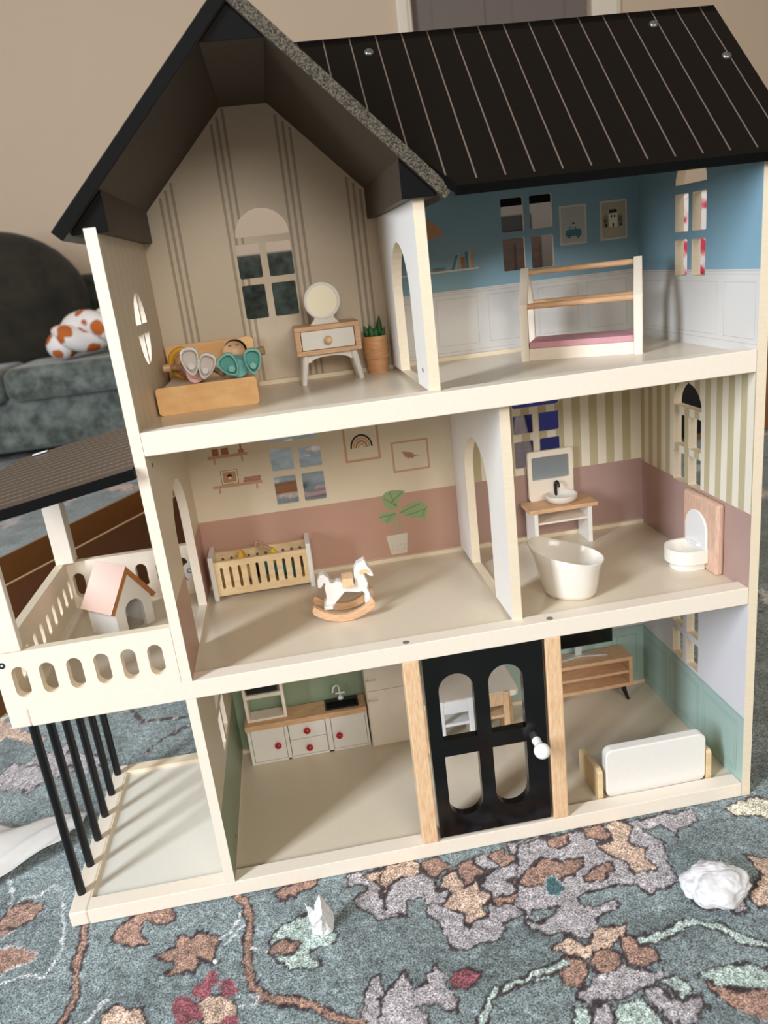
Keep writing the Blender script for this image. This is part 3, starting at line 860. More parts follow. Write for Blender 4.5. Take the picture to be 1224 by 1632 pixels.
def arcband(cx, cz, r0, r1, m_, n=18):
    p = [(cx + r1 * math.cos(PI * i / n), cz + r1 * 1.2 * math.sin(PI * i / n)) for i in range(n + 1)]
    p += [(cx + r0 * math.cos(PI * i / n), cz + r0 * 1.2 * math.sin(PI * i / n)) for i in range(n, -1, -1)]
    reg.append((p, I(m_)))


arcband(0.2278, 0.4205, 0.0122, 0.0144, PRDK)
arcband(0.2278, 0.4205, 0.0088, 0.0112, PRPINK)
arcband(0.2278, 0.4205, 0.0058, 0.0078, PRTAN2)
arcband(0.2278, 0.4205, 0.0028, 0.0047, PRPINK)
# leaf picture
reg.append((rect(0.2649, 0.3131, 0.3809, 0.4213), I(PRPINK)))
reg.append((rect(0.2674, 0.3106, 0.3834, 0.4188), I(IVORY)))
lf = [(0.2778, 0.4068), (0.2798, 0.4078), (0.2815, 0.4062), (0.2840, 0.4078), (0.2852, 0.4052), (0.2888, 0.4062), (0.2896, 0.4040), (0.2925, 0.4042),
      (0.2930, 0.4015), (0.2965, 0.4008), (0.3005, 0.4002), (0.3005, 0.3996), (0.2960, 0.3998), (0.2930, 0.3982), (0.2900, 0.3968), (0.2885, 0.3985), (0.2850, 0.3972), (0.2845, 0.3995),
      (0.2815, 0.3995), (0.2822, 0.4018), (0.2790, 0.4028), (0.2802, 0.4045)]
reg.append((lf, I(PRRED)))
# printed potted plant
for pts, veins in (([(0.2461, 0.3520), (0.2470, 0.3400), (0.2520, 0.3340), (0.2610, 0.3312), (0.2655, 0.3370), (0.2680, 0.3440), (0.2750, 0.3520), (0.2763, 0.3550), (0.2700, 0.3575), (0.2600, 0.3585), (0.2510, 0.3570)],
                    [((0.2480, 0.3490), (0.2640, 0.3365)), ((0.2560, 0.3570), (0.2630, 0.3350)), ((0.2740, 0.3545), (0.2560, 0.3420))]),
                   ([(0.2386, 0.3242), (0.2440, 0.3290), (0.2540, 0.3300), (0.2631, 0.3278), (0.2600, 0.3215), (0.2555, 0.3150), (0.2500, 0.3140), (0.2420, 0.3190)],
                    [((0.2400, 0.3240), (0.2615, 0.3262)), ((0.2480, 0.3165), (0.2560, 0.3255))]),
                   ([(0.2667, 0.3272), (0.2720, 0.3330), (0.2830, 0.3375), (0.2937, 0.3380), (0.3010, 0.3345), (0.3045, 0.3290), (0.3040, 0.3220), (0.2985, 0.3095), (0.2960, 0.3150), (0.2860, 0.3165), (0.2760, 0.3195)],
                    [((0.2680, 0.3265), (0.2950, 0.3350)), ((0.2760, 0.3215), (0.3010, 0.3260)), ((0.2960, 0.3170), (0.3030, 0.3300))])):
    reg.append((pts, I(PRLEAF)))
    for (p, q) in veins:
        d = Vector((q[0] - p[0], q[1] - p[1])).normalized()
        w = Vector((-d.y, d.x)) * 0.00025
        reg.append(([(p[0] + w.x, p[1] + w.y), (q[0] + w.x, q[1] + w.y), (q[0] - w.x, q[1] - w.y), (p[0] - w.x, p[1] - w.y)], I(PRDK)))
for pts in ([(0.2572, 0.2975), (0.2580, 0.2975), (0.2600, 0.3130), (0.2622, 0.3262), (0.2614, 0.3262), (0.2592, 0.3130)],
            [(0.2610, 0.2975), (0.2618, 0.2975), (0.2655, 0.3140), (0.2672, 0.3270), (0.2662, 0.3270), (0.2645, 0.3140)],
            [(0.2628, 0.2975), (0.2634, 0.2975), (0.2672, 0.3120), (0.2655, 0.3370), (0.2648, 0.3370), (0.2664, 0.3120)]):
    reg.append((pts, I(PRLEAF)))
reg.append(([(0.2454, 0.2968), (0.2741, 0.2975), (0.2712, 0.2700), (0.2500, 0.2700)], I(PRPOT)))
for k in range(46):
    a, b = rng.uniform(0.2515, 0.2690), rng.uniform(0.2725, 0.2830)
    reg.append((rect(a, a + rng.uniform(0.0004, 0.0009), b, b + 0.0005), I(PRGREY)))
# bathroom
reg.append((rect(0.3446, XR - 0.00005, Z1B + 0.0001, Z2B - 0.0001), I(WSTR)))
x = 0.3460
while x < XR - 0.01:
    reg.append((rect(x, x + 0.0112, 0.3527, Z2B - 0.0002), I(SAGES)))
    x += 0.0228
reg.append((rect(0.3446, XR - 0.00005, Z1B + 0.0001, 0.3526), I(ROSE)))
# kitchen, hall, living room
reg.append((rect(0.0001, 0.240, 0.0006, Z1B - 0.0001), I(GREENK)))
reg.append((rect(0.2401, XR - 0.00005, 0.0006, Z1B - 0.0001), I(PWHITE)))
reg.append((rect(0.2401, XR - 0.00005, 0.0006, 0.1055), I(GREEN)))
reg.append((rect(0.2401, XR - 0.00005, 0.1030, 0.1036), I(GREENL)))
for a in (0.2500, 0.3150, 0.3800, 0.4450, 0.5100, 0.5600):
    b = a + 0.053 if a < 0.56 else 0.590
    a = a if a != 0.51 else 0.5085
    if a == 0.5085:
        b = 0.5525
    for q in (rect(a, b, 0.0300, 0.0306), rect(a, b, 0.0905, 0.0911), rect(a, a + 0.0006, 0.0300, 0.0911), rect(b - 0.0006, b, 0.0300, 0.0911)):
        reg.append((q, I(GREENL)))
panel('back_wall', FY(YB), 0.0035, bo, wins, reg, bm_, H, back=0, edge=0)


# --- side walls
def sidewin(z0, zs, mid):
    """arched window, 2 x 2 panes + head; dims relative to the right wall (y 0.097..0.162)"""
    return z0


rw = [(0.0, 0.0), (YE, 0.0), (YE, 0.6965), (0.134, 0.8245), (0.0, 0.6900)]
holes = []
holes += [rrect(0.0972, 0.1254, 0.6345, 0.6735), rrect(0.1335, 0.1625, 0.6345, 0.6737), rrect(0.0980, 0.1262, 0.5883, 0.6263),
          rrect(0.1356, 0.1622, 0.5882, 0.6265), [(0.0972, 0.6828), (0.1615, 0.6828)] + [(0.1294 + 0.0322 * math.cos(PI * i / 16), 0.6845 + 0.0265 * math.sin(PI * i / 16)) for i in range(17)]]
for dz in (0.0, -0.2395):
    holes += [rrect(0.1015, 0.1290, 0.3921 + dz, 0.4308 + dz), rrect(0.1384, 0.1645, 0.3921 + dz, 0.4300 + dz),
              rrect(0.1010, 0.1290, 0.3475 + dz, 0.3840 + dz), rrect(0.1384, 0.1648, 0.3471 + dz, 0.3835 + dz),
              [(0.1008, 0.4400 + dz), (0.1648, 0.4400 + dz)] + [(0.1328 + 0.0320 * math.cos(PI * i / 16), 0.4415 + dz + 0.0280 * math.sin(PI * i / 16)) for i in range(17)]]
reg = []
reg.append(([(0.0001, Z2B), (YB, Z2B), (YB, 0.7000), (0.134, 0.8225), (0.0001, 0.688)], I(BLUE)))
reg.append((rect(0.0001, YB, Z2B + 0.0001, 0.5945), I(DADO)))
for z in (0.5925, 0.5895, 0.5235):
    reg.append((rect(0.0002, YB - 0.0001, z, z + 0.0006), I(DADOL)))
for a, b in ((0.006, 0.0613), (0.0745, 0.1595), (0.1745, 0.246)):
    for q in (rect(a, b, 0.5283, 0.5289), rect(a, b, 0.5821, 0.5827), rect(a, a + 0.0006, 0.5283, 0.5827), rect(b - 0.0006, b, 0.5283, 0.5827)):
        reg.append((q, I(DADOL)))
reg.append((rect(0.0001, YB, Z1B, Z2B), I(WSTR)))
y = 0.2530
while y > 0.0:
    reg.append((rect(max(y - 0.0112, 0.0003), min(y, YB - 0.0001), 0.3497, Z2B - 0.0002), I(SAGES)))
    y -= 0.0228
reg.append((rect(0.0002, YB - 0.0001, Z1B + 0.0001, 0.3496), I(ROSE)))
reg.append((rect(0.0001, YB, 0.0006, Z1B - 0.0001), I(PWHITE)))
reg.append((rect(0.0002, YB - 0.0001, 0.0007, 0.1052), I(GREEN)))
reg.append((rect(0.0002, YB - 0.0001, 0.1025, 0.1031), I(GREENL)))
for a, b in ((0.0128, 0.0875), (0.0985, 0.1738), (0.1818, 0.2470)):
    for e, w in ((0, 0.0006), (0.004, 0.0004)):
        a_, b_, c_, d_ = a + e, b - e, 0.0262 + e, 0.0920 - e
        for q in (rect(a_, b_, c_, c_ + w), rect(a_, b_, d_ - w, d_), rect(a_, a_ + w, c_, d_), rect(b_ - w, b_, c_, d_)):
            reg.append((q, I(GREENL)))
panel('right_wall', FX(XR), T, rw, holes, reg, bm_ + [CREAMD], H, back=0, edge=len(bm_))

# left wall, upper: bedroom oval window and nursery doorway to the balcony
ov = (0.1310, 0.6030, 0.0340, 0.0360)


def quarter(cx, cz, rx, rz, sx, sz, g=0.0030, gz=0.0048, n=10):
    pts = []
    for i in range(n + 1):
        t = (PI / 2) * i / n
        x_, z_ = rx * math.cos(t), rz * math.sin(t)
        if x_ < g or z_ < gz:
            continue
        pts.append((cx + sx * x_, cz + sz * z_))
    t1 = math.sqrt(1 - (gz / rz) ** 2) * rx
    t2 = math.sqrt(1 - (g / rx) ** 2) * rz
    return [(cx + sx * g, cz + sz * gz), (cx + sx * t1, cz + sz * gz)] + pts + [(cx + sx * g, cz + sz * t2)]


lholes = [quarter(*ov, sx, sz) for sx in (-1, 1) for sz in (-1, 1)]
lholes.append(arch(0.0800, 0.1900, Z1T + 0.0001, 0.4405))
lreg = [(rect(0.0001, YB, Z2B, 0.693), I(LINEN)), (rect(0.0001, YB, Z1T, Z2B), I(IVORY))]
for k in range(9):
    y = 0.012 + k * 0.028
    lreg.append((rect(y, y + 0.008, Z2B + 0.001, 0.6925), I(PALEST)))
lreg.append((rect(0.0001, YB - 0.0001, Z1T + 0.00005, 0.3526), I(PINK)))
panel('left_wall', FX(T, -1), T, rect(0.0, YE, Z1T, 0.694), lholes, lreg, bm_ + [CREAMD], H, back=0, edge=0)
lholes = [rrect(0.1000, 0.1250, 0.1150, 0.1600), rrect(0.1340, 0.1650, 0.1150, 0.1600), capsule(0.1000, 0.1650, 0.170, 0.2005, low=False)]
lreg = [(rect(0.0001, YB, ZG, Z1B), I(IVORY)), (rect(0.0002, YB - 0.0001, ZG + 0.0001, 0.1058), I(GREENK))]
panel('left_wall', FX(T, -1), T, rect(0.0, YE, ZG, Z1B), lholes, lreg, bm_ + [CREAMD], H, back=0, edge=0)

# partitions with arched doorways
panel('arched_partition', FX(0.2777), T, rect(0.0100, 0.2512, P2 + 0.0053, 0.694), [arch(0.0680, 0.1765, P2 + 0.0054, 0.6575)], [(rect(0.0101, 0.2511, Z2T, 0.6939), 1)], [CREAM, WHITE, CREAMD], H, edge=2)
panel('arched_partition', FX(0.3440), T, rect(0.0150, 0.2512, Z1T, Z2B), [arch(0.0800, 0.1870, Z1T + 0.0001, 0.4400)], [(rect(0.0151, 0.2511, Z1T + 0.0001, Z2B - 0.0001), 1)], [CREAM, WHITE, CREAMD], H, edge=2)

# porch bars
for k in range(6):
    y = 0.0285 + 0.0430 * k
    MB().cyl((-0.1600, y, ZG - 0.003), (-0.1600, y, Z1B + 0.002), 0.0046, n=20).build('porch_bar', BLKMET, H, smooth=40)

# front door and its wooden posts
for x0 in (0.2207, 0.3727):
    part('door_post', (x0, x0 + 0.0172, 0.0, 0.0172, ZG, Z1B), BEECH, 0.0012)
dholes = [capsule(0.2553, 0.2928, 0.1455, 0.2248, 14, low=False), capsule(0.3090, 0.3468, 0.1455, 0.2255, 14, low=False),
          capsule(0.2550, 0.2930, 0.0468, 0.1257, 14, up=False), capsule(0.3085, 0.3465, 0.0490, 0.1272, 14, up=False)]
door = panel('front_door', FY(0.0015), 0.0095, rect(0.2408, 0.3697, 0.0215, 0.2474), dholes, [], [GLOSSB], H)
door['label'] = 'gloss black door with four round-ended panes'
kn = MB().cyl((0.3575, 0.0016, 0.1255), (0.3575, -0.010, 0.1255), 0.0052, 0.0046, 24)
kn.ball((0.3575, -0.0170, 0.1250), 0.0088, 24)
kn.build('door_knob', WHITEGL, door, smooth=50)['label'] = 'round white door knob'

# --- gable roof
fr_l = lambda s: (lambda a, b, d: (GX + s * (a * math.cos(PI / 4) - d * math.sin(PI / 4)), b, GZ - a * math.sin(PI / 4) - d * math.cos(PI / 4)))
LEN = (GX + 0.025) / math.cos(PI / 4)
for s in (-1, 1):
    f = fr_l(s)
    vs = []
    for a, d in ((0.0, 0.0), (LEN, 0.0), (LEN, 0.0112), (0.0112, 0.0112)):
        for b in (-0.004, YE + 0.004):
            vs.append(f(a, b, d))
    mb = MB().add(vs, [(0, 1, 3, 2), (2, 3, 5, 4), (4, 5, 7, 6), (0, 6, 7, 1), (0, 2, 4, 6), (1, 7, 5, 3)], [0, 1, 2, 1, 3 if s > 0 else 1, 1])
    mb.build('gable_roof_board', [BLACK, BLACKE, BLACKU, RAW], H, 0.0008)
# triangular timber blocks under the gable
zi = GZ - 0.0112 * 1.41421
for s in (-1, 1):
    xi = 0.1235
    poly = [(GX + s * xi, zi - xi - 0.0004), (GX + s * xi, 0.6892), (GX + s * (xi + 0.0305), 0.6892), (GX + s * (xi + 0.0305), zi - xi - 0.0309)]
    MB().prism(poly, FY(0.0), 0.0010, YB - 0.0005, [1, 1, 0, 0, 0, 0]).build('eave_block', [BLACKU, BLACKE], H, 0.0006)
poly = [(GX - 0.0260, zi - 0.0264), (GX, zi - 0.0004), (GX + 0.0260, zi - 0.0264)]
MB().prism(poly, FY(0.0), 0.0, YB - 0.0005, [1, 1, 0, 0, 0]).build('ridge_block', [BLACKU, BLACKE], H, 0.0006)

# --- main roof: two slopes (45 degrees), printed lines
YR, ZR = 0.1346, 0.8474
SL = (YR + 0.0185) / math.cos(PI / 4)


def fr_main(sgn):
    c = math.cos(PI / 4)
    return lambda a, b, d: (a, YR - sgn * (b * c - d * c), ZR - b * c - d * c)


outl = [(0.1590, 0.0), (0.6255, 0.0), (0.6255, SL), (0.3115, SL), (0.3115, SL - 0.0035)]
lines = []
for k in range(17):
    x = 0.2541 + 0.0254 * (k - 2)
    b0 = max(0.0003, (x - 0.1590) / (0.3115 - 0.1590) * 0 if x > 0.1590 else 0.0003)
    xl_lim = (x - 0.1590) / (0.3115 - 0.1590) * (SL - 0.0035)
    b1 = SL - 0.0065
    if x < 0.3115:
        b1 = min(b1, xl_lim - 0.001)
    if b1 > 0.01:
        lines.append((rect(x - 0.00065, x + 0.00065, 0.0003, b1), 1))
panel('main_roof_board', fr_main(1), 0.0105, outl, [], lines, [BLACK, ROOFLN, BLACKE], H, back=2, edge=2)
panel('main_roof_board', fr_main(-1), 0.0105, [(0.2, 0.0), (0.6255, 0.0), (0.6255, SL), (0.3115, SL), (0.3115, 0.13)], [], [], [BLACK, ROOFLN, BLACKE], H, back=2, edge=2)


def roof_bolt(x, y):
    c = math.cos(PI / 4)
    z = 0.7128 + y
    R = Matrix.Rotation(math.radians(45), 3, 'X')
    mb = MB().lathe([(0.0048, -0.0005), (0.0048, 0.0006), (0.0040, 0.0018), (0.0022, 0.0025), (0.0, 0.0027)], (x, y, z), 20, R=R)
    return mb.build('roof_bolt', STEEL, H, smooth=60)


for x, y in ((0.2692, 0.1158), (0.554, 0.1184), (0.6067, 0.077)):
    roof_bolt(x, y)


def screw_up(x, y, z, r=0.0036):
    mb = MB().lathe([(r, -0.0012), (r, 0.0002), (r * 0.55, 0.0001), (0.0, -0.0002)], (x, y, z), 18)
    mb.box(x - r * 0.6, x + r * 0.6, y - 0.0003, y + 0.0003, z - 0.0001, z + 0.00035, 1).box(x - 0.0003, x + 0.0003, y - r * 0.6, y + r * 0.6, z - 0.0001, z + 0.00035, 1)
    return mb.build('screw', [GREYPL, STEEL], H)


for x, y in ((0.2277, 0.0068), (0.381, 0.0062)):
    screw_up(x, y, Z1T)
# screw, then dark discs painted as the shade in screw holes
MB().lathe([(0.0032, -0.002), (0.0032, 0.0003), (0.0, -0.0003)], (-0.1606, -0.0001, 0.3172), 16, R=Matrix.Rotation(PI / 2, 3, 'X')).build('screw', mat('blued_screw', '#3E4A5E', 0.3, metal=0.8), H)
MB().cyl((0.2777 + 0.0001, 0.0368, 0.5372), (0.2777 - 0.0003, 0.0368, 0.5372), 0.0022, n=14).build('screw_hole', DARKHOLE, H)
MB().cyl((T - 0.0001, 0.0286, 0.4835), (T + 0.0003, 0.0286, 0.4835), 0.0022, n=14).build('screw_hole', DARKHOLE, H)
MB().cyl((T - 0.0001, 0.0586, 0.0300), (T + 0.0003, 0.0586, 0.0300), 0.0016, n=14).build('screw_hole', DARKHOLE, H)

# --- balcony
zt = 0.3290
fs = [capsule(-0.1470 + 0.0256 * k - 0.0072, -0.1470 + 0.0256 * k + 0.0072, 0.2808, 0.3136, 8) for k in range(6)]
for y0 in (0.0, 0.2440):
    xr_ = -0.0003
    panel('balcony_railing', FY(y0), 0.0095, rect(XB, xr_, Z1T, zt), fs, [], [CREAM, CREAMD], H, edge=1)
ls = [capsule(0.0395 + 0.0247 * k - 0.0047, 0.0395 + 0.0247 * k + 0.0047, 0.2820, 0.3088, 8) for k in range(9)]
panel('balcony_railing', FX(XB), 0.0098, rect(0.0097, 0.2438, Z1T, zt + 0.0015), ls, [], [CREAM, CREAMD], H, edge=1, back=1)
part('balcony_post', (-0.1665, -0.1400, 0.0005, 0.0090, zt + 0.0002, 0.4545), CREAM)
part('balcony_post', (-0.1665, -0.1450, 0.2340, 0.2535, zt + 0.0018, 0.4545), CREAM)
# lean-to roof
s_ = 0.168
cb = 1 / math.sqrt(1 + s_ * s_)
fr_b = lambda a, b, d: (-a * cb + d * s_ * cb, b, 0.4905 - a * s_ * cb - d * cb)
LB = 0.205
bl = [(rect(0.001, LB - 0.001, 0.0165 + 0.0205 * k - 0.0005, 0.0165 + 0.0205 * k + 0.0005), 1) for k in range(14)]
panel('balcony_roof', fr_b, 0.0098, [(0.0012, -0.008), (LB, -0.008), (LB, 0.286), (LB - 0.006, 0.294), (0.0012, 0.294)], [], bl, [DUSTY, ROOFLN2, BLACKE], H, edge=2, back=2)
ch = MB().box(-0.1725, -0.1570, 0.2745, 0.2785, 0.4640, 0.4650)
ch.T = Matrix()
o = MB(Matrix.Translation((-0.1646, 0.2757, 0.4650)) @ Matrix.Rotation(-0.165, 4, 'Y')).box(-0.009, 0.009, -0.003, 0.002, -0.0005, 0.0006).build('paper_scrap', PAPERM)
tag(o, 'tiny white paper scrap lying on the balcony roof', 'paper scrap')
# ------------------------------------------------------------------ bedroom
CUT = 0.0002


def loc(root):
    return lambda n, b, m, bev=0.0006: bx(n, b, m, root, bev)


bed = thing('toy_bed', (0.0648, 0.180, P2), 'low plywood toy bed with rounded headboard and footboard, two dolls in it', 'bed')
mb = MB().prism(rrect(-0.0521, 0.0512, 0.0, 0.0285, 0.004, 5), lambda a, b, d: (a, -0.0690 + d, b), 0, 0.0045)
mb.build('footboard', PLY, bed, 0.0004)
mb = MB().prism(rrect(-0.0526, 0.0500, 0.0, 0.0600, 0.005, 5), lambda a, b, d: (a, 0.0600 + d, b), 0, 0.0045)
mb.build('headboard', PLY, bed, 0.0004)
bx('mattress', (-0.0500, 0.0490, -0.0643, 0.0598, 0.0100, 0.0235), CREAM, bed, 0.0015)
bx('bed_base', (-0.0500, 0.0490, -0.0643, 0.0598, 0.0, 0.0099), PLY, bed, 0.0003)


def foot(root, name, cx, cz, w, h, tilt, m, ins, y0):
    """hollow boot sole seen from below, with a round magnet"""
    n = 28
    out = []
    for i in range(n):
        t = 2 * PI * i / n
        s = math.sin(t)
        wd = w * (0.5 if s > 0 else 0.5) * (0.80 + 0.30 * s - 0.12 * s * s)
        cc_ = math.cos(t)
        out.append((wd * math.copysign(abs(cc_) ** 0.72, cc_) * 1.08, h * 0.5 * math.copysign(abs(s) ** 0.85, s)))
    ct, st = math.cos(tilt), math.sin(tilt)
    f = lambda a, b, d, k=1.0: (cx + (a * ct - b * st) * k, y0 + d, cz + (a * st + b * ct) * k)
    vs, fs, ms = [], [], []
    rings = [(1.0, 0.012), (1.02, 0.004), (1.0, 0.0), (0.90, -0.0006), (0.82, 0.0), (0.74, 0.0045)]
    for k, d in rings:
        vs += [f(a, b, d, k) if True else 0 for a, b in out]
        # rings scale about the centre
    for j in range(len(rings) - 1):
        for i in range(n):
            fs.append((j * n + i, j * n + (i + 1) % n, (j + 1) * n + (i + 1) % n, (j + 1) * n + i))
            ms.append(0 if j < 4 else 1)
    fs.append(tuple(range((len(rings) - 1) * n, len(rings) * n)))
    ms.append(1)
    fs.append(tuple(range(n))[::-1])
    ms.append(0)
    # fix the ring centring: scale was applied to (a,b) before offset
    mb = MB().add(vs, fs, ms)
    o = mb.build(name, [m, ins], root, smooth=45)
    bxx, bz = (0 * ct + h * 0.17 * st), -h * 0.17 * ct
    MB().cyl((cx + bxx, y0 - 0.0002, cz + bz), (cx + bxx, y0 + 0.005, cz + bz), w * 0.17, n=18).build('sole_magnet', m, o, 0.0003)
    return o


def doll(name, x, label, m_body, m_sole, feet, head, hair_m, hands, extra=None):
    d = thing(name, (x, 0.180, P2 + 0.0236), label, 'doll')
    L = Vector((x, 0.180, P2 + 0.0236))
    # body: tapered cloth tunic lying on its back
    mb = MB().tube([Vector((x, 0.147, 0.5495)) - L, Vector((x, 0.160, 0.5500)) - L, Vector((x, 0.178, 0.5505)) - L, Vector((head[0], 0.196, 0.5510)) - L, Vector((head[0], 0.202, 0.5515)) - L],
                   [0.0095, 0.0110, 0.0108, 0.0085, 0.005], 18)
    mb.build('body', m_body, d, smooth=60)
    for (fx, fz, w, h, tl) in feet:
        o = foot(d, 'boot', fx - x, fz - L.z, w, h, tl, m_sole[0], m_sole[1], 0.1325 - 0.180)
        MB().tube([(fx - x, 0.1440 - 0.180, 0.5505 - L.z), ((fx - x) * 0.6, 0.155 - 0.180, 0.5500 - L.z)], [0.0050, 0.0055], 12).build('leg', m_body, d, smooth=60)
    hd = MB().ball((0, 0, 0), 0.0128, 22, sc=(1, 1, 0.98))
    o = hd.build('head', SKIN, d, smooth=180)
    o.location = Vector((head[0], head[1], head[2])) - L
    return d, L, o


d1, L1, h1 = doll('toy_doll', 0.052, 'doll in pink dress with white boots and golden hair lying in the plywood bed', PINKC, (PLASTC, mat('boot_recess_shade', '#CFC6C2', 0.5)),  # second sole tone is darkened for the shade in the recess
                  [(0.0507, 0.5640, 0.0205, 0.0290, 0.05), (0.0660, 0.5572, 0.0190, 0.0270, -0.42)], (0.036, 0.2150, 0.5555), HAIRY, None)
mb = MB()
pts = [Vector((0.0355 + 0.0145 * math.cos(a), 0.2020, 0.5575 + 0.0150 * math.sin(a))) - L1 for a in [PI * (0.42 + 1.12 * i / 14) for i in range(15)]]
mb.tube(pts, [0.0022] + [0.0034] * 13 + [0.0022], 10).build('hair', HAIRY, d1, smooth=60)
MB().tube([Vector(p) - L1 for p in ((0.0440, 0.190, 0.5530), (0.0330, 0.187, 0.5545), (0.0230, 0.185, 0.5555))], [0.0042, 0.0036, 0.0032], 10).build('arm', ROPE, d1, smooth=60)
MB().cyl(Vector((0.0225, 0.185, 0.5555)) - L1, Vector((0.0140, 0.183, 0.5555)) - L1, 0.0046, 0.0040, 12).build('hand', SKIN, d1, 0.0008)
MB().tube([Vector(p) - L1 for p in ((0.0600, 0.190, 0.5500), (0.0700, 0.182, 0.5480), (0.0770, 0.176, 0.5440))], [0.0038, 0.0034, 0.0032], 10).build('arm', ROPE, d1, smooth=60)
MB().ball(Vector((0.0785, 0.174, 0.5437)) - L1, 0.0042, 12).build('hand', SKIN, d1, smooth=180)

d2, L2, h2 = doll('toy_doll', 0.098, 'doll in turquoise outfit and turquoise boots with black hair sleeping in the plywood bed', TEALC, (TEALR, mat('teal_boot_shade', '#5AA39C', 0.5)),  # darker teal paints the shade inside the hollow soles
                  [(0.0895, 0.5550, 0.0215, 0.0250, 0.55), (0.1145, 0.5562, 0.0195, 0.0265, -0.05)], (0.0925, 0.2150, 0.5615), HAIRB, None)
# closed eye and hair cap
mb = MB()
for ex in (-0.0035, 0.0050):
    mb.tube([(ex - 0.0018, -0.0098, 0.0083), (ex, -0.0103, 0.0074), (ex + 0.0018, -0.0098, 0.0083)], 0.00035, 6)
mb.build('eye', PRDK, h2)
hp = []
mb = MB()
n = 20
vs, fs = [], []
for j in range(7):
    t = PI * 0.52 * j / 6
    for i in range(n):
        a = 2 * PI * i / n
        p = Vector((0.0136 * math.sin(t) * math.cos(a), 0.0136 * math.sin(t) * math.sin(a), 0.0136 * math.cos(t)))
        vs.append(Matrix.Rotation(math.radians(-72), 3, 'X') @ p + Vector((0.0012, 0.0004, 0.0006)))
for j in range(6):
    for i in range(n):
        fs.append((j * n + i, (j + 1) * n + i, (j + 1) * n + (i + 1) % n, j * n + (i + 1) % n))
mb.add(vs, fs).build('hair', HAIRB, h2, smooth=60)
MB().tube([Vector(p) - L2 for p in ((0.1030, 0.186, 0.5560), (0.1110, 0.184, 0.5600), (0.1190, 0.183, 0.5612))], [0.0044, 0.0036, 0.0030], 10).build('arm', ROPE, d2, smooth=60)
MB().cyl(Vector((0.1185, 0.183, 0.5610)) - L2, Vector((0.1275, 0.182, 0.5618)) - L2, 0.0042, 0.0052, 12).build('hand', ROPE, d2, 0.0010)

d1['group'] = d2['group'] = 'dolls in the plywood bed'
# nightstand
ns = thing('nightstand', (0.200, 0.2165, P2), 'small toy nightstand, beech case with white drawer on splayed white legs', 'nightstand')
cw, z0, z1, yf, yb = 0.0372, 0.0338, 0.0655, -0.0265, 0.0290
MB().box(-cw, cw, yf, yb, z1 - 0.005, z1).box(-cw, cw, yf, yb, z0, z0 + 0.005).box(-cw, -cw + 0.0065, yf, yb, z0 + 0.005, z1 - 0.005).box(cw - 0.0065, cw, yf, yb, z0 + 0.005, z1 - 0.005).box(-cw + 0.0065, cw - 0.0065, yb - 0.003, yb, z0 + 0.005, z1 - 0.005).build('case', BEECHX, ns, 0.0006)
dw = bx('drawer', (-0.0300, 0.0300, yf + 0.001, yb - 0.004, z0 + 0.0055, z1 - 0.0055), WHITE, ns, 0.0005)
MB().cyl((0, yf + 0.0012, 0.0490), (0, yf - 0.002, 0.0490), 0.0030, n=18).ball((0, yf - 0.0042, 0.0490), 0.0046, 18, sc=(1, 0.75, 1)).build('drawer_knob', BEECH, dw, smooth=50)
for sx in (-1, 1):
    for sy, yy in ((-1, -0.0180), (1, 0.0200)):
        MB().cyl((sx * 0.0335, yy + sy * 0.0012 * 0, 0.0), (sx * 0.0275, yy, z0), 0.0032, 0.0042, 12).build('leg', WHITE, ns, smooth=50)
arcp = [(-0.0280, z0), (0.0280, z0), (0.0280, z0 - 0.009)] + [(0.0225 * math.cos(PI * i / 12), z0 - 0.0090 + 0.0055 * math.sin(PI * i / 12)) for i in range(13)] + [(-0.0280, z0 - 0.009)]
MB().prism(arcp, lambda a, b, d: (a, -0.0200 + d, b), 0, 0.004).build('apron', WHITE, ns, 0.0003)

# round mirror
vm = thing('vanity_mirror', (0.1993, 0.2080, P2 + 0.0656), 'round toy mirror with white rim on a flared foot, standing on the nightstand', 'mirror')
mb = MB()
n = 40
cz = 0.0256
Ry = Matrix.Rotation(PI / 2, 3, 'X')
mb.lathe([(0.0165, 0.0026), (0.0175, 0.0034), (0.0200, 0.0034), (0.0208, 0.0026), (0.0208, -0.0030), (0.0, -0.0030)], (0, 0, cz), n, R=Ry)
mb.build('rim', WHITE, vm, smooth=50)
MB().cyl((0, -0.0020, cz), (0, -0.0030, cz), 0.0170, n=40).build('glass', mat('painted_mirror_glare', '#FFFAE0', 0.25), vm)  # bright reflection painted as an even cream disc
MB().prism([(-0.0168, 0.0), (0.0168, 0.0), (0.0150, 0.0022), (0.0115, 0.0058), (0.0110, 0.0085), (-0.0110, 0.0085), (-0.0115, 0.0058), (-0.0150, 0.0022)], lambda a, b, d: (a, -0.0030 + d, b), 0, 0.0058).build('foot', WHITE, vm, 0.0004)

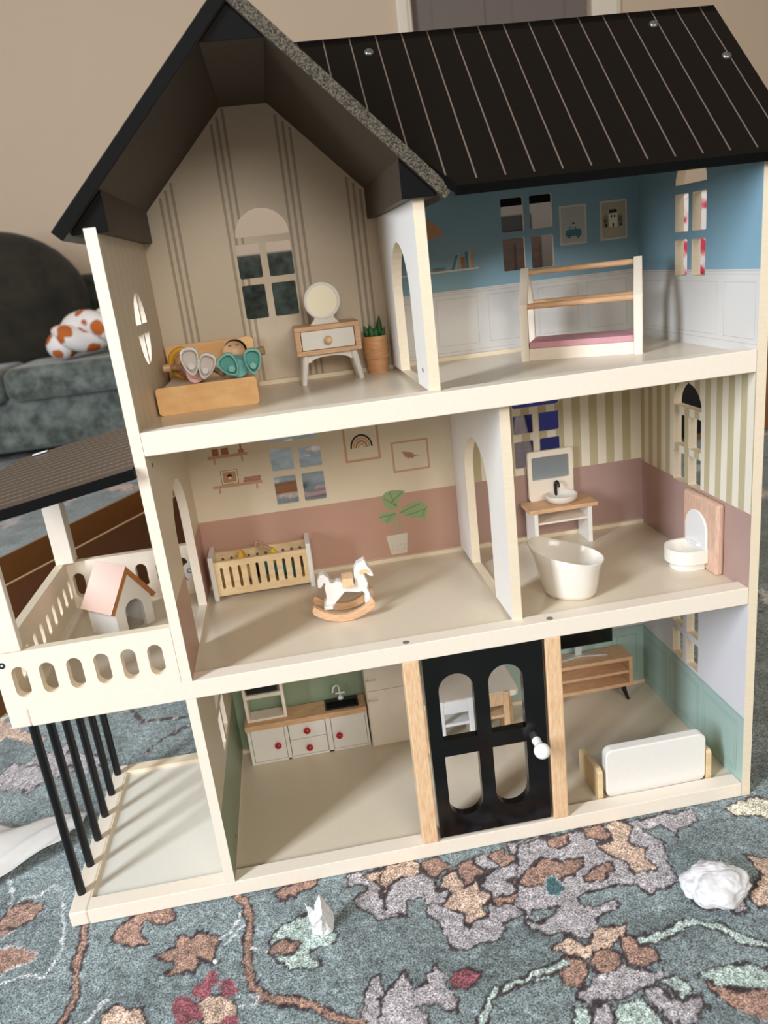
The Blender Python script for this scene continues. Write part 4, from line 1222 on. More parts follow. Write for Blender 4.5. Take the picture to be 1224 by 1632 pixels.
# potted succulent
pp = thing('potted_plant', (0.2580, 0.2325, P2), 'small turned wooden pot with green succulent leaves beside the nightstand', 'potted plant')
MB().lathe([(0.0, 0), (0.0126, 0), (0.0134, 0.0150), (0.0134, 0.0160), (0.0140, 0.0162), (0.0148, 0.0172), (0.0153, 0.0425), (0.0149, 0.0432), (0.0130, 0.0432), (0.0128, 0.0400), (0.0, 0.0400)], n=32).build('pot', TERRA, pp, smooth=40)
for k, (dx, dy, h, lean, w) in enumerate(((-0.0075, 0.0, 0.0170, -0.35, 0.0036), (-0.0035, -0.004, 0.0180, -0.15, 0.0042), (0.0008, -0.003, 0.0150, 0.1, 0.0042), (-0.004, 0.005, 0.0160, -0.1, 0.0040), (0.0065, 0.001, 0.0270, 0.05, 0.0036), (0.0085, -0.002, 0.0130, 0.4, 0.0032))):
    pts = [Vector((dx + lean * h * t * t * 0.8, dy, 0.0385 + h * t)) for t in (0, 0.3, 0.6, 0.85, 1)]
    MB().tube(pts, [w * 0.75, w, w * 0.9, w * 0.5, w * 0.1], 8).build('leaf', LEAF, pp, smooth=60)

# ------------------------------------------------------------------ blue room: house shaped day bed
hb = thing('house_bed', (0.4175, 0.1555, P2), 'white toy bed frame shaped like a house, round beech rails and pink mattress', 'bed', rz=math.atan2(-0.0555, 0.1115))
LB_, WB_ = 0.1300, 0.060


def house_end(x0):
    o = 0.0085
    out = [(0, 0), (0, 0.0625), (WB_ / 2 - 0.0045, 0.1005), (WB_ / 2 + 0.0045, 0.1005), (WB_, 0.0625), (WB_, 0), (WB_ - o, 0), (WB_ - o, 0.0600), (WB_ / 2, 0.0900), (o, 0.0600), (o, 0)]
    return panel('end_frame', lambda a, b, d: (x0 + d, a, b), 0.0085, out, [], [], [CREAM], hb)


for x0 in (-0.0043, LB_ - 0.0127):
    e = house_end(x0)
xa, xb = 0.0043, LB_ - 0.0128
for (y, z, r) in ((0.0045, 0.0600, 0.0032), (WB_ - 0.0045, 0.0600, 0.0032), (WB_ / 2, 0.0955, 0.0032)):
    MB().cyl((xa - 0.002, y, z), (xb + 0.002, y, z), r, n=16).build('rail', BEECHX, hb, smooth=50)
bx('side_board', (xa, xb, 0.0015, 0.0075, 0.0, 0.0135), CREAM, hb)
bx('side_board', (xa, xb, WB_ - 0.0075, WB_ - 0.0015, 0.0, 0.0135), CREAM, hb)
bx('mattress', (xa + 0.0005, xb - 0.0005, 0.0005, WB_ - 0.0015, 0.0136, 0.0205), MATTP, hb, 0.0010)

# ------------------------------------------------------------------ nursery
cr = thing('toy_crib', (0.0820, 0.2240, P1), 'cream toy crib with ten-slotted sides and thick white ends', 'crib')
for x0 in (-0.0637, 0.0570):
    MB().prism([(-0.0205, 0.0), (0.0215, 0.0), (0.0215, 0.0590), (-0.0205, 0.0580)], lambda a, b, d: (x0 + d, a, b), 0, 0.0062).build('end_panel', WHITE, cr, 0.0012)
sl = [capsule(-0.0490 + 0.01097 * k - 0.0018, -0.0490 + 0.01097 * k + 0.0018, 0.0150, 0.0438, 6) for k in range(10)]
for y0 in (-0.0195, 0.0160):
    panel('slotted_side', lambda a, b, d, y0=y0: (a, y0 + d, b), 0.0042, rect(-0.0574, 0.0569, 0.0062, 0.0512), sl, [], [PALEWOOD], cr)
bx('crib_base', (-0.0574, 0.0569, -0.0152, 0.0159, 0.0065, 0.0100), PALEWOOD, cr, 0.0003)

cd = thing('toy_doll', (0.0870, 0.2225, P1 + 0.0102), 'small doll with mustard pointed hat, teal shirt and yellow sleeve lying in the crib', 'doll')
Lc = Vector((0.0870, 0.2225, P1 + 0.0102))
q = lambda *p: Vector(p) - Lc
MB().tube([q(0.079, 0.2225, 0.2890), q(0.088, 0.2225, 0.2930), q(0.098, 0.2225, 0.2900), q(0.110, 0.2225, 0.2850), q(0.122, 0.2225, 0.2800)], [0.0060, 0.0100, 0.0098, 0.0080, 0.0065], 16).build('body', TEALD, cd, smooth=60)
MB().ball(q(0.0690, 0.2215, 0.2910), 0.0118, 20).build('head', SKIN, cd, smooth=180)
MB().ball(q(0.0710, 0.2225, 0.2905), 0.0126, 18, sc=(0.8, 1, 1)).build('hair', HAIRB, cd, smooth=180)
MB().tube([q(0.0640, 0.2215, 0.2910), q(0.0600, 0.2215, 0.3000), q(0.0590, 0.2215, 0.3110), q(0.0585, 0.2215, 0.3190)], [0.0118, 0.0085, 0.0052, 0.0018], 14).build('hat', MUST, cd, smooth=60)
sv = MB().tube([q(0.0930, 0.2195, 0.2960), q(0.1020, 0.2180, 0.3080), q(0.0960, 0.2175, 0.3160)], [0.0042, 0.0040, 0.0034], 10).build('sleeve', YELLOW, cd, smooth=60)
MB().tube([q(0.0960, 0.2175, 0.3160), q(0.0905, 0.2175, 0.3200), q(0.0865, 0.2175, 0.3220)], 0.0026, 10).build('arm', ROPE, cd, smooth=60)
pts = [q(0.0822 + 0.0040 * math.cos(a), 0.2170, 0.3245 + 0.0040 * math.sin(a)) for a in [PI * (-0.35 + 1.75 * i / 16) * -1 + PI * 1.2 for i in range(17)]]
MB().tube(pts, 0.0014, 8).build('hand_loop', ROPE, cd, smooth=60)

# rocking horse
rh = thing('rocking_horse', (0.1735, 0.1075, P1), 'white toy rocking horse with wooden saddle block and beech rockers', 'rocking horse', rz=math.radians(-3))
rk = []
for i in range(17):
    t = -1 + 2 * i / 16
    rk.append((0.0345 * t, 0.0140 * t * t * 0.9 + 0.0002))
top = []
for i in range(17):
    t = 1 - 2 * i / 16
    top.append((0.0330 * t, 0.0085 + 0.0145 * t * t))
rkp = rk + [(0.0358, 0.0175)] + top + [(-0.0358, 0.0175)]
for y0 in (-0.0195, 0.0120):
    MB().prism(rkp, lambda a, b, d: (a, y0 + d, b), 0, 0.0075).build('rocker', BEECHX, rh, 0.0010)
hp = [(-0.0200, 0.0150), (-0.0120, 0.0125), (-0.0105, 0.0165), (-0.0060, 0.0215), (-0.0010, 0.0265), (0.0030, 0.0305), (0.0100, 0.0295), (0.0180, 0.0275), (0.0225, 0.0285), (0.0250, 0.0250),
      (0.0255, 0.0165), (0.0310, 0.0175), (0.0305, 0.0255), (0.0285, 0.0310), (0.0300, 0.0370), (0.0280, 0.0440), (0.0265, 0.0490), (0.0290, 0.0495), (0.0330, 0.0455), (0.0365, 0.0445), (0.0372, 0.0470),
      (0.0345, 0.0535), (0.0315, 0.0580), (0.0300, 0.0640), (0.0285, 0.0660), (0.0255, 0.0640), (0.0200, 0.0620), (0.0165, 0.0560), (0.0155, 0.0480), (0.0150, 0.0395), (0.0130, 0.0375), (0.0040, 0.0370), (0.0020, 0.0390),
      (0.0005, 0.0430), (-0.0040, 0.0440), (-0.0090, 0.0425), (-0.0120, 0.0440), (-0.0135, 0.0500), (-0.0180, 0.0545), (-0.0225, 0.0540), (-0.0260, 0.0480), (-0.0265, 0.0400), (-0.0240, 0.0385), (-0.0210, 0.0410),
      (-0.0190, 0.0445), (-0.0175, 0.0430), (-0.0190, 0.0380), (-0.0185, 0.0300), (-0.0180, 0.0250), (-0.0205, 0.0200)]
bd = MB().prism(hp, lambda a, b, d: (a, -0.0065 + d, b), 0, 0.0130).build('horse_body', WHITE, rh, 0.0016, seg=3)
MB().box(-0.0225, -0.0125, -0.0118, 0.0118, 0.0138, 0.0180).build('hoof_bar', WHITE, rh, 0.0005)
MB().box(0.0240, 0.0320, -0.0118, 0.0118, 0.0160, 0.0200).build('hoof_bar', WHITE, rh, 0.0005)
bx('saddle', (0.0012, 0.0142, -0.0105, 0.0105, 0.0365, 0.0475), BEECH, rh, 0.0008)
MB().prism([(0.0215, 0.0520), (0.0240, 0.0545), (0.0300, 0.0545), (0.0335, 0.0510), (0.0320, 0.0495), (0.0285, 0.0505), (0.0245, 0.0495), (0.0220, 0.0485)], lambda a, b, d: (a, -0.0072 + d, b), 0, 0.001).build('bridle', PALEWOOD, rh)

# ------------------------------------------------------------------ bathroom
wsx = thing('washstand', (0.4730, 0.2260, P1), 'toy washstand with beech top, white basin and black tap on white side panels', 'washstand')
bx('worktop', (-0.0452, 0.0458, -0.0208, 0.0195, 0.0492, 0.0545), BEECHX, wsx, 0.0008)
for x0 in (-0.0392, 0.0330):
    bx('side_panel', (x0, x0 + 0.0052, -0.0190, 0.0185, 0.0, 0.0491), WHITE, wsx)
bx('shelf', (-0.0339, 0.0329, -0.0180, 0.0185, 0.0330, 0.0355), CREAM, wsx, 0.0004)
bx('rear_panel', (-0.0339, 0.0329, 0.0150, 0.0185, 0.0358, 0.0490), CREAM, wsx, 0.0003)
cx, cy = 0.0045, -0.0005
MB().lathe([(0.0, 0.0546), (0.0135, 0.0546), (0.0185, 0.0580), (0.0207, 0.0625), (0.0207, 0.0652), (0.0198, 0.0655), (0.0190, 0.0645), (0.0165, 0.0600), (0.0110, 0.0575), (0.0, 0.0572)], (cx, cy, 0), 36, sy=0.88).build('basin', PLASTW, wsx, smooth=50)
tp = [(cx - 0.0020, 0.0150, 0.0545), (cx - 0.0020, 0.0150, 0.0740), (cx - 0.0018, 0.0138, 0.0775), (cx - 0.0014, 0.0112, 0.0792), (cx - 0.0010, 0.0085, 0.0785), (cx - 0.0006, 0.0070, 0.0755), (cx - 0.0004, 0.0066, 0.0725)]
MB().tube(tp, [0.0020, 0.0022, 0.0022, 0.0021, 0.0019, 0.0017, 0.0016], 12).build('tap', BLKPL, wsx, smooth=60)

bmir = thing('bathroom_mirror', (0.4705, 0.2440, P1 + 0.0547), 'rounded rectangular mirror in a cream frame standing behind the basin', 'mirror')
panel('frame', lambda a, b, d: (a, d - 0.0015, b), 0.0045, rrect(-0.0305, 0.0303, 0.0, 0.0668, 0.0040, 5), [rrect(-0.0255, 0.0250, 0.0278, 0.0590, 0.0022, 4)], [], [CREAM], bmir)
panel('glass', lambda a, b, d: (a, d + 0.0005, b), 0.0012, rrect(-0.0256, 0.0251, 0.0277, 0.0591, 0.0022, 4), [], [], [mat('mirror_film', '#B9BDBF', 0.12, metal=0.85)], bmir)

# free-standing slipper bath
tb = thing('bathtub', (0.4240, 0.0675, P1), 'white freestanding toy slipper bath with one high end', 'bathtub', rz=math.radians(-31))
N = 56


def rim(t):
    h = 0.0515 - 0.0100 * math.cos(t) + 0.0012 * math.cos(2 * t)
    c_, s_2 = math.cos(t), math.sin(t)
    return (0.0415 * math.copysign(abs(c_) ** 0.86, c_) - 0.001, 0.0290 * math.copysign(abs(s_2) ** 0.86, s_2), h)


vs, fs = [], []
prof = [(0.0, 0.0), (0.60, 0.0), (0.68, 0.02), (0.76, 0.12), (0.85, 0.40), (0.945, 0.78), (1.0, 1.0), (0.985, 1.012), (0.965, 1.0), (0.91, 0.78), (0.81, 0.40), (0.68, 0.16), (0.55, 0.09), (0.0, 0.08)]
off = lambda hh: (1 - hh)
for r, hh in prof:
    for i in range(N):
        t = 2 * PI * i / N
        X, Y_, Z_ = rim(t)
        br = 0.57 + 0.43 * hh
        k = max(r, 0.0)
        vs.append(((X * (k if r > 0.5 else r) * (0.93 if hh < 1 else 1.0)) + 0.0035 * (1 - hh), Y_ * k * (1.0 if hh > 0.5 else 0.98), Z_ * hh))
for j in range(len(prof) - 1):
    for i in range(N):
        fs.append((j * N + i, j * N + (i + 1) % N, (j + 1) * N + (i + 1) % N, (j + 1) * N + i))
MB().add(vs, fs).build('tub_shell', mat('gloss_white_plastic', '#E8E2D8', 0.18), tb, smooth=50)

# toilet
tl = thing('toilet', (0.5850, 0.0880, P1), 'toy wall toilet, white bowl with raised lid on a beech backboard', 'toilet')
bx('backboard', (0.0055, 0.0148, -0.0395, 0.0350, 0.0, 0.0840), BEECHP, tl, 0.0030)
lid = arch(-0.0225, 0.0240, 0.0255, 0.0680, 20)
MB().prism(lid, lambda a, b, d: (0.0055 - d, a, b), 0, 0.0032).build('lid', PLASTC, tl, 0.0010)
bx('hinge', (-0.0015, 0.0030, -0.0085, 0.0095, 0.0262, 0.0295), PLASTC, tl, 0.0008)
n = 24


def dshape(k, x1=0.0052, sx=1.0):
    R_ = 0.0232 * k
    return [(x1, -R_), ] + [(-0.0110 - (R_ * 0.95) * math.cos(a) * sx, R_ * math.sin(a)) for a in [-PI / 2 + PI * i / n for i in range(n + 1)]] + [(x1, R_)]


out, inn = dshape(1.0), dshape(0.86, 0.0000)
panel('bowl', lambda a, b, d: (a, b, 0.0265 - d), 0.0160, out, [inn], [], [PLASTW], tl)
panel('bowl_floor', lambda a, b, d: (a, b, 0.0150 - d), 0.0035, inn, [], [], [PLASTW], tl)
MB().prism(dshape(0.74), lambda a, b, d: (a + 0.0, b, d), 0, 0.0110).build('pedestal', PLASTW, tl, 0.0008)

# ------------------------------------------------------------------ kitchen
kt = thing('kitchen_counter', (0.1056, 0.2320, P0), 'cream toy kitchen counter with beech worktop, black sink and red knobs', 'kitchen cabinet')
X0, X1, F0, HB = -0.0813, 0.0814, -0.0182, 0.0530
MB().box(X0, X0 + 0.0042, F0, 0.0130, 0, HB).box(X1 - 0.0030, X1, F0, 0.0130, 0, HB).box(-0.0320, -0.0270, F0, 0.0130, 0, HB).box(0.0242, 0.0310, F0, 0.0130, 0, HB).box(X0 + 0.0042, X1 - 0.0030, F0, 0.0130, 0, 0.0026).box(X0 + 0.0042, X1 - 0.0030, 0.0100, 0.0130, 0.0026, HB).build('carcass', WHITE, kt, 0.0003)
for nm, a0, a1, b0, b1, kx, kz in (('cabinet_door', -0.0766, -0.0326, 0.0032, HB - 0.0006, -0.0427, 0.0264), ('cabinet_door', 0.0316, 0.0780, 0.0032, HB - 0.0006, 0.0405, 0.0255)):
    o = bx(nm, (a0, a1, F0 + 0.0008, F0 + 0.0045, b0, b1), WHITE, kt, 0.0004)
    MB().cyl((kx, F0 + 0.001, kz), (kx, F0 - 0.0025, kz), 0.0022, n=12).ball((kx, F0 - 0.0045, kz), 0.0046, 16, sc=(1, 0.8, 1)).build('knob', RED, o, smooth=60)
for b0, b1, kz in ((0.0032, 0.0272, 0.0150), (0.0282, HB - 0.0006, 0.0415)):
    o = bx('drawer', (-0.0262, 0.0234, F0 + 0.0008, F0 + 0.0045, b0, b1), WHITE, kt, 0.0004)
    kx = -0.0015
    MB().cyl((kx, F0 + 0.001, kz), (kx, F0 - 0.0025, kz), 0.0022, n=12).ball((kx, F0 - 0.0045, kz), 0.0046, 16, sc=(1, 0.8, 1)).build('knob', RED, o, smooth=60)
panel('worktop', lambda a, b, d: (a, b, 0.0612 - d), 0.0080, rect(X0 - 0.0014, X1 + 0.0005, F0 - 0.0022, 0.0134), [rect(0.0272, 0.0722, -0.0135, 0.0075)], [], [BEECHX], kt)
sk = MB()
for (a0, a1, b0, b1) in ((0.0268, 0.0726, -0.0145, -0.0120), (0.0268, 0.0726, 0.0068, 0.0128), (0.0268, 0.0292, -0.0120, 0.0068), (0.0702, 0.0726, -0.0120, 0.0068)):
    sk.box(a0, a1, b0, b1, 0.0613, 0.0625)
sk.box(0.0292, 0.0702, -0.0120, 0.0068, 0.0535, 0.0545).box(0.0290, 0.0294, -0.0122, 0.007, 0.0540, 0.0614).box(0.0700, 0.0704, -0.0122, 0.007, 0.0540, 0.0614).box(0.029, 0.0704, -0.0124, -0.0120, 0.0540, 0.0614).box(0.029, 0.0704, 0.0066, 0.0070, 0.0540, 0.0614)
sk.build('sink', BLKPL, kt, 0.0003)
tx, ty = 0.0495, 0.0100
tp = MB().lathe([(0.0, 0), (0.0042, 0), (0.0036, 0.0025), (0.0018, 0.0045), (0.0018, 0.0050)], (tx, ty, 0.0626), 16)
tp.tube([(tx, ty, 0.066), (tx - 0.0004, ty, 0.0790)] + [(tx - 0.0048 + 0.0044 * math.cos(a), ty - 0.002 * (1 - math.cos(a)), 0.0790 + 0.0055 * math.sin(a)) for a in [PI * i / 8 for i in range(9)]] + [(tx - 0.0094, ty - 0.004, 0.0760)], 0.0014, 10)
tp.cyl((tx - 0.0046, ty, 0.0712), (tx + 0.0052, ty, 0.0712), 0.0013, n=10).ball((tx + 0.0056, ty, 0.0712), 0.0018, 10).ball((tx - 0.0050, ty, 0.0712), 0.0018, 10)
tp.build('tap', mat('satin_white_tap', '#E5E3DE', 0.25), kt, smooth=60)

osf = thing('open_shelf_unit', (0.0538, 0.2310, P0 + 0.0613), 'cream open toy shelf box with dark oven screen, standing on the kitchen worktop', 'shelf')
MB().box(-0.0270, -0.0228, -0.0100, 0.0125, 0, 0.0620).box(0.0228, 0.0270, -0.0100, 0.0125, 0, 0.0620).box(-0.0228, 0.0228, -0.0100, 0.0125, 0, 0.0035).box(-0.0228, 0.0228, -0.0100, 0.0125, 0.0345, 0.0400).box(-0.0228, 0.0228, -0.0100, 0.0125, 0.0590, 0.0620).build('box_frame', CREAM, osf, 0.0004)
ovd = bx('oven_door', (-0.0210, 0.0195, -0.0092, -0.0070, 0.0415, 0.0580), BLKPL, osf, 0.0003)
bx('dial', (0.0120, 0.0125, -0.0094, -0.0092, 0.0425, 0.0428), RED, ovd, 0)

fr = thing('toy_fridge', (0.2145, 0.2300, P0), 'tall cream toy fridge with two grey handles beside the counter', 'fridge')
bx('cabinet', (-0.0255, 0.0285, -0.0225, 0.0145, 0.0, 0.1500), CREAM, fr, 0.0008)
for b0, b1 in ((0.0030, 0.0862), (0.0868, 0.1480)):
    bx('fridge_door', (-0.0245, 0.0275, -0.0245, -0.0226, b0, b1), CREAM, fr, 0.0006)
for z in (0.0735, 0.1040):
    MB().cyl((-0.0220, -0.0248, z), (-0.0220, -0.0275, z), 0.0016, n=10).box(-0.0232, -0.0100, -0.0290, -0.0272, z - 0.0012, z + 0.0012).build('handle', mat('satin_beige_handle', '#DCD2BD', 0.4), fr, 0.0004)

# dining set behind the front door
dt = thing('dining_table', (0.3180, 0.2000, P0), 'cream toy dining table with rounded corners behind the black door', 'table')
MB().prism(rrect(-0.0660, 0.0690, -0.0370, 0.0420, 0.007, 6), lambda a, b, d: (a, b, 0.0695 + d), 0, 0.0080).build('tabletop', CREAM, dt, 0.0012)
for sx in (-0.056, 0.058):
    for sy in (-0.028, 0.033):
        MB().cyl((sx, sy, 0), (sx * 0.97, sy * 0.97, 0.0694), 0.0030, 0.0042, 12).build('leg', BEECH, dt, smooth=60)


def chair(x, y, m, label):
    c = thing('toy_chair', (x, y, P0), label, 'chair')
    hw, hd = 0.0200, 0.0175
    for sx in (-1, 1):
        MB().prism([(-0.0035, 0), (0.0015, 0), (0.0022, 0.040), (0.0, 0.0782), (-0.0050, 0.0782), (-0.0042, 0.040)], lambda a, b, d: (sx * hw + (d - 0.0036), -hd + a + 0.0035, b), 0, 0.0072).build('leg', m, c, 0.0008)
        bx('leg', (sx * hw - 0.0030, sx * hw + 0.0030, hd - 0.0055, hd, 0, 0.0378), m, c, 0.0006)
    ww = hw - 0.0036
    bx('top_rail', (-ww, ww, -hd - 0.0010, -hd + 0.0028, 0.0590, 0.0768), m, c, 0.0007)
    bx('lower_rail', (-ww, ww, -hd - 0.0004, -hd + 0.0032, 0.0400, 0.0440), m, c, 0.0005)
    bx('seat', (-hw - 0.0030, hw + 0.0030, -hd + 0.0034, hd + 0.0012, 0.0380, 0.0420), m, c, 0.0008)
    return c


chair(0.3010, 0.1800, mat('chair_white_paint', '#F2F4F6', 0.35), 'white toy chair seen through the left pane of the black door')['group'] = 'toy chairs at the dining table'
chair(0.3485, 0.1800, BEECH, 'beech toy chair seen through the right pane of the black door')['group'] = 'toy chairs at the dining table'

# ------------------------------------------------------------------ living room
tvs = thing('tv_stand', (0.4975, 0.2290, P0), 'low beech toy television stand with open shelves on black angled legs', 'tv stand')
hw, z0, z1, y0, y1 = 0.0668, 0.0228, 0.0685, -0.0200, 0.0160
MB().box(-hw, hw, y0, y1, z1 - 0.0052, z1).box(-hw, hw, y0, y1, z0, z0 + 0.0050).box(-hw, -hw + 0.0055, y0, y1, z0 + 0.005, z1 - 0.0052).box(hw - 0.0055, hw, y0, y1, z0 + 0.005, z1 - 0.0052).box(-hw + 0.0055, hw - 0.0055, y0 + 0.001, y1 - 0.003, 0.0430, 0.0470).box(-hw + 0.0055, hw - 0.0055, y1 - 0.003, y1, z0 + 0.005, z1 - 0.0052).build('case', BEECHX, tvs, 0.0005)
for sx in (-1, 1):
    for yy, k in ((-0.0150, -1), (0.0120, 1)):
        MB().cyl((sx * 0.0605, yy + 0.0025 * k, 0.0), (sx * 0.0530, yy, z0), 0.0019, 0.0040, 12).build('leg', BLKPL, tvs, smooth=60)
tv = thing('television', (0.4955, 0.2340, P0 + 0.0686), 'black flat toy television on a pale angled foot, standing on the tv stand', 'television')
bx('screen_body', (-0.0500, 0.0500, -0.0020, 0.0030, 0.0155, 0.0750), BLKPL, tv, 0.0008)
bx('screen', (-0.0480, 0.0480, -0.0024, -0.0020, 0.0175, 0.0730), GLOSSB, tv, 0)
FT = mat('pale_grey_plastic', '#BFC1BD', 0.4)
MB().prism([(-0.0380, -0.0110), (0.0000, -0.0030), (0.0380, -0.0110), (0.0380, -0.0075), (0.0040, 0.0050), (-0.0040, 0.0050), (-0.0380, -0.0075)], FZ(0, 1), 0.0, 0.0016).box(-0.0045, 0.0045, -0.0005, 0.0035, 0.0016, 0.0158).build('foot', FT, tv, 0.0003)

sf = thing('toy_sofa', (0.5060, 0.0520, P0), 'toy sofa with white rounded back cushion between pale wooden arms', 'sofa')
prof_arm = [(-0.0305, 0.0), (0.0300, 0.0), (0.0300, 0.0260), (0.0285, 0.0310), (0.0250, 0.0335), (-0.0240, 0.0410), (-0.0290, 0.0400), (-0.0305, 0.0370)]
for x0 in (-0.0718, 0.0622):
    MB().prism(prof_arm, lambda a, b, d: (x0 + d, a, b), 0, 0.0062).build('armrest', PALEWOOD, sf, 0.0006)
MB().prism(rrect(-0.0612, 0.0615, 0.0005, 0.0650, 0.0090, 6), lambda a, b, d: (a, -0.0295 + d, b), 0, 0.0125).build('back_cushion', WHITE, sf, 0.0016, seg=3)
bx('seat_cushion', (-0.0650, 0.0620, -0.0165, 0.0290, 0.0060, 0.0195), WHITE, sf, 0.0015)
bx('seat_base', (-0.0650, 0.0620, -0.0165, 0.0285, 0.0, 0.0058), PALEWOOD, sf, 0.0003)

# ------------------------------------------------------------------ doghouse on the balcony
dg = thing('toy_doghouse', (-0.0877, 0.1759, P1), 'white toy doghouse with pale pink pitched roof and arched doorway on the balcony', 'doghouse', rz=math.radians(49))
hw, hd = 0.0258, 0.0256
ap, ev = 0.0715, 0.0345
gp = [(-hw, 0), (hw, 0), (hw, ev), (0, ap), (-hw, ev)]
dm = mat('doghouse_paint', '#E9E6DE', 0.42, 0.02, 150, 0.04)
panel('front_wall', lambda a, b, d: (a, -hd + d, b), 0.0058, gp, [arch(-0.0125, 0.0135, 0.0001, 0.0385)], [], [dm], dg)
panel('rear_wall', lambda a, b, d: (a, hd - 0.0058 + d, b), 0.0058, gp, [], [], [dm], dg)
for s in (-1, 1):
    bx('side_wall', (min(s * hw, s * (hw - 0.0050)), max(s * hw, s * (hw - 0.0050)), -hd + 0.0058, hd - 0.0058, 0, ev - 0.0005), PLASTC, dg, 0)
sl_ = math.atan2(ap - ev, hw)
cs, sn = math.cos(sl_), math.sin(sl_)
Lr = hw / cs + 0.0052
for s in (-1, 1):
    f = lambda a, b, d: (s * (a * cs + d * sn), b, ap - a * sn + d * cs)
    vs = [f(a, b, d) for b in (-hd - 0.0022, hd + 0.0022) for a, d in ((0, 0.0), (Lr, 0.0), (Lr, 0.0055), (-0.0055 * sn / cs * 0 - 0.0, 0.0055 / cs * cs))]
    vs[3] = (0, -hd - 0.0022, ap + 0.0055 / cs)
    vs[7] = (0, hd + 0.0022, ap + 0.0055 / cs)
    MB().add(vs, [(0, 1, 2, 3), (7, 6, 5, 4), (0, 4, 5, 1), (1, 5, 6, 2), (2, 6, 7, 3), (3, 7, 4, 0)], [0, 0, 0, 0, 1, 0]).build('roof_panel', [WOODE, PINKR], dg, 0.0004)

# round tag near the balcony doorway
tg = MB().cyl((0, 0, 0), (0, 0.0014, 0), 0.0120, n=30).build('round_tag', PLASTC)
tg.location = (-0.0080, 0.2410, 0.2950)
tag(tg, 'small round white tag with a black figure eight sign, seen through the nursery doorway', 'tag')
cuu = MB()
for sx in (-1, 1):
    cuu.tube([(0.0030 * sx + 0.0026 * math.cos(a), -0.0002, 0.0005 + 0.0026 * math.sin(a)) for a in [2 * PI * i / 16 for i in range(17)]], 0.00055, 6)
cuu.build('figure_mark', PRDK, tg)

# ------------------------------------------------------------------ papers on the rug
def crumple(name, R, loc_, label, seed, sc=(1, 1, 1), n=34, amp=0.38, cat='paper'):
    r = np.random.RandomState(seed)
    k = n // 2
    tt, aa = np.meshgrid(np.linspace(0, PI, k + 1), 2 * PI * np.arange(n) / n, indexing='ij')
    p = np.stack([np.sin(tt) * np.cos(aa), np.sin(tt) * np.sin(aa), np.cos(tt)], -1).reshape(-1, 3)
    q_ = p + 0.10 * np.sin(p[:, [1, 2, 0]] * 7 + 1.3 * seed)
    rad = np.full(len(p), 0.98)
    for lev, (cnt_, fr_, am) in enumerate(((5, 2.0, 0.24), (7, 4.4, 0.11), (9, 9.5, 0.036), (9, 19.0, 0.016))):
        for c_i in range(cnt_):
            d_ = r.normal(size=3)
            d_ /= np.linalg.norm(d_)
            w_ = (q_ @ d_) * fr_ + r.uniform(0, 6)
            rad -= am * np.abs(np.abs((w_ / PI) % 2 - 1) - 0.5) * 1.2 * (1 if c_i % 2 else -0.8)
    p = p * rad[:, None] * R * np.array(sc)[None, :]
    lo = -R * sc[2] * 0.62
    p[:, 2] = np.maximum(p[:, 2], lo) - lo
    vs = [tuple(v_) for v_ in p]
    fs = []
    for j in range(k):
        for i in range(n):
            fs.append((j * n + i, (j + 1) * n + i, (j + 1) * n + (i + 1) % n, j * n + (i + 1) % n))
    o = MB().add(vs, fs).build(name, PAPERM, None, smooth=30)
    o.location = loc_
    return tag(o, label, cat)


crumple('paper_ball', 0.0268, (0.4960, -0.1250, 0.0), 'crumpled white paper ball on the rug in front of the sofa room', 4, (1.22, 0.86, 0.72), 120)
# torn folded tissue standing up
tb_ = MB()
pv = [(-0.0100, -0.004, 0.0), (0.0, -0.009, 0.0), (0.0110, -0.006, 0.0), (0.0135, 0.001, 0.006), (0.0140, 0.003, 0.016), (0.0085, 0.004, 0.028), (0.0030, 0.006, 0.0405), (-0.0030, 0.004, 0.0300), (-0.0045, -0.001, 0.0245),
      (-0.0130, 0.001, 0.0360), (-0.0112, -0.003, 0.0220), (-0.0095, -0.006, 0.0120), (0.0010, -0.010, 0.0150), (0.0030, -0.0075, 0.0260), (0.0075, -0.0070, 0.0080), (-0.0030, -0.0085, 0.0200)]
pf = [(0, 1, 11), (1, 12, 11), (1, 14, 12), (1, 2, 14), (2, 3, 14), (3, 4, 14), (4, 13, 14), (14, 13, 12), (4, 5, 13), (5, 6, 13), (6, 7, 13), (7, 15, 13), (7, 8, 15), (13, 15, 12), (15, 11, 12), (8, 10, 15), (10, 11, 15), (8, 9, 10)]
tb_.add(pv, pf)
for lv in range(3):
    nv, nf, ed_ = list(tb_.v), [], {}

    def mid(a, b):
        k_ = (min(a, b), max(a, b))
        if k_ not in ed_:
            m_ = (nv[a] + nv[b]) / 2
            A_ = 0.0013 / (1.6 ** lv)
            ed_[k_] = len(nv)
            nv.append(m_ + Vector((rng.uniform(-A_, A_) * 0.6, rng.uniform(-A_, A_), rng.uniform(-A_, A_) * 0.4)))
            if nv[-1].z < 0:
                nv[-1].z = 0.0
        return ed_[k_]
    for f_ in tb_.f:
        a, b, c = f_
        x1, x2, x3 = mid(a, b), mid(b, c), mid(c, a)
        nf += [[a, x1, x3], [x1, b, x2], [x3, x2, c], [x1, x2, x3]]
    tb_.v, tb_.f, tb_.m = nv, nf, [0] * len(nf)
o = tb_.build('torn_tissue', PAPERM, None, smooth=22)
o.location = (0.0990, -0.0690, 0.0)
sm = o.modifiers.new('thick', 'SOLIDIFY')
sm.thickness = 0.0006
tag(o, 'torn white paper scrap standing upright on the rug in front of the house', 'paper')
crumple('paper_crumb', 0.0028, (-0.0085, -0.0836, 0.0), 'tiny white paper crumb on the rug left of the torn scrap', 9, (1, 1, 0.8), 14)
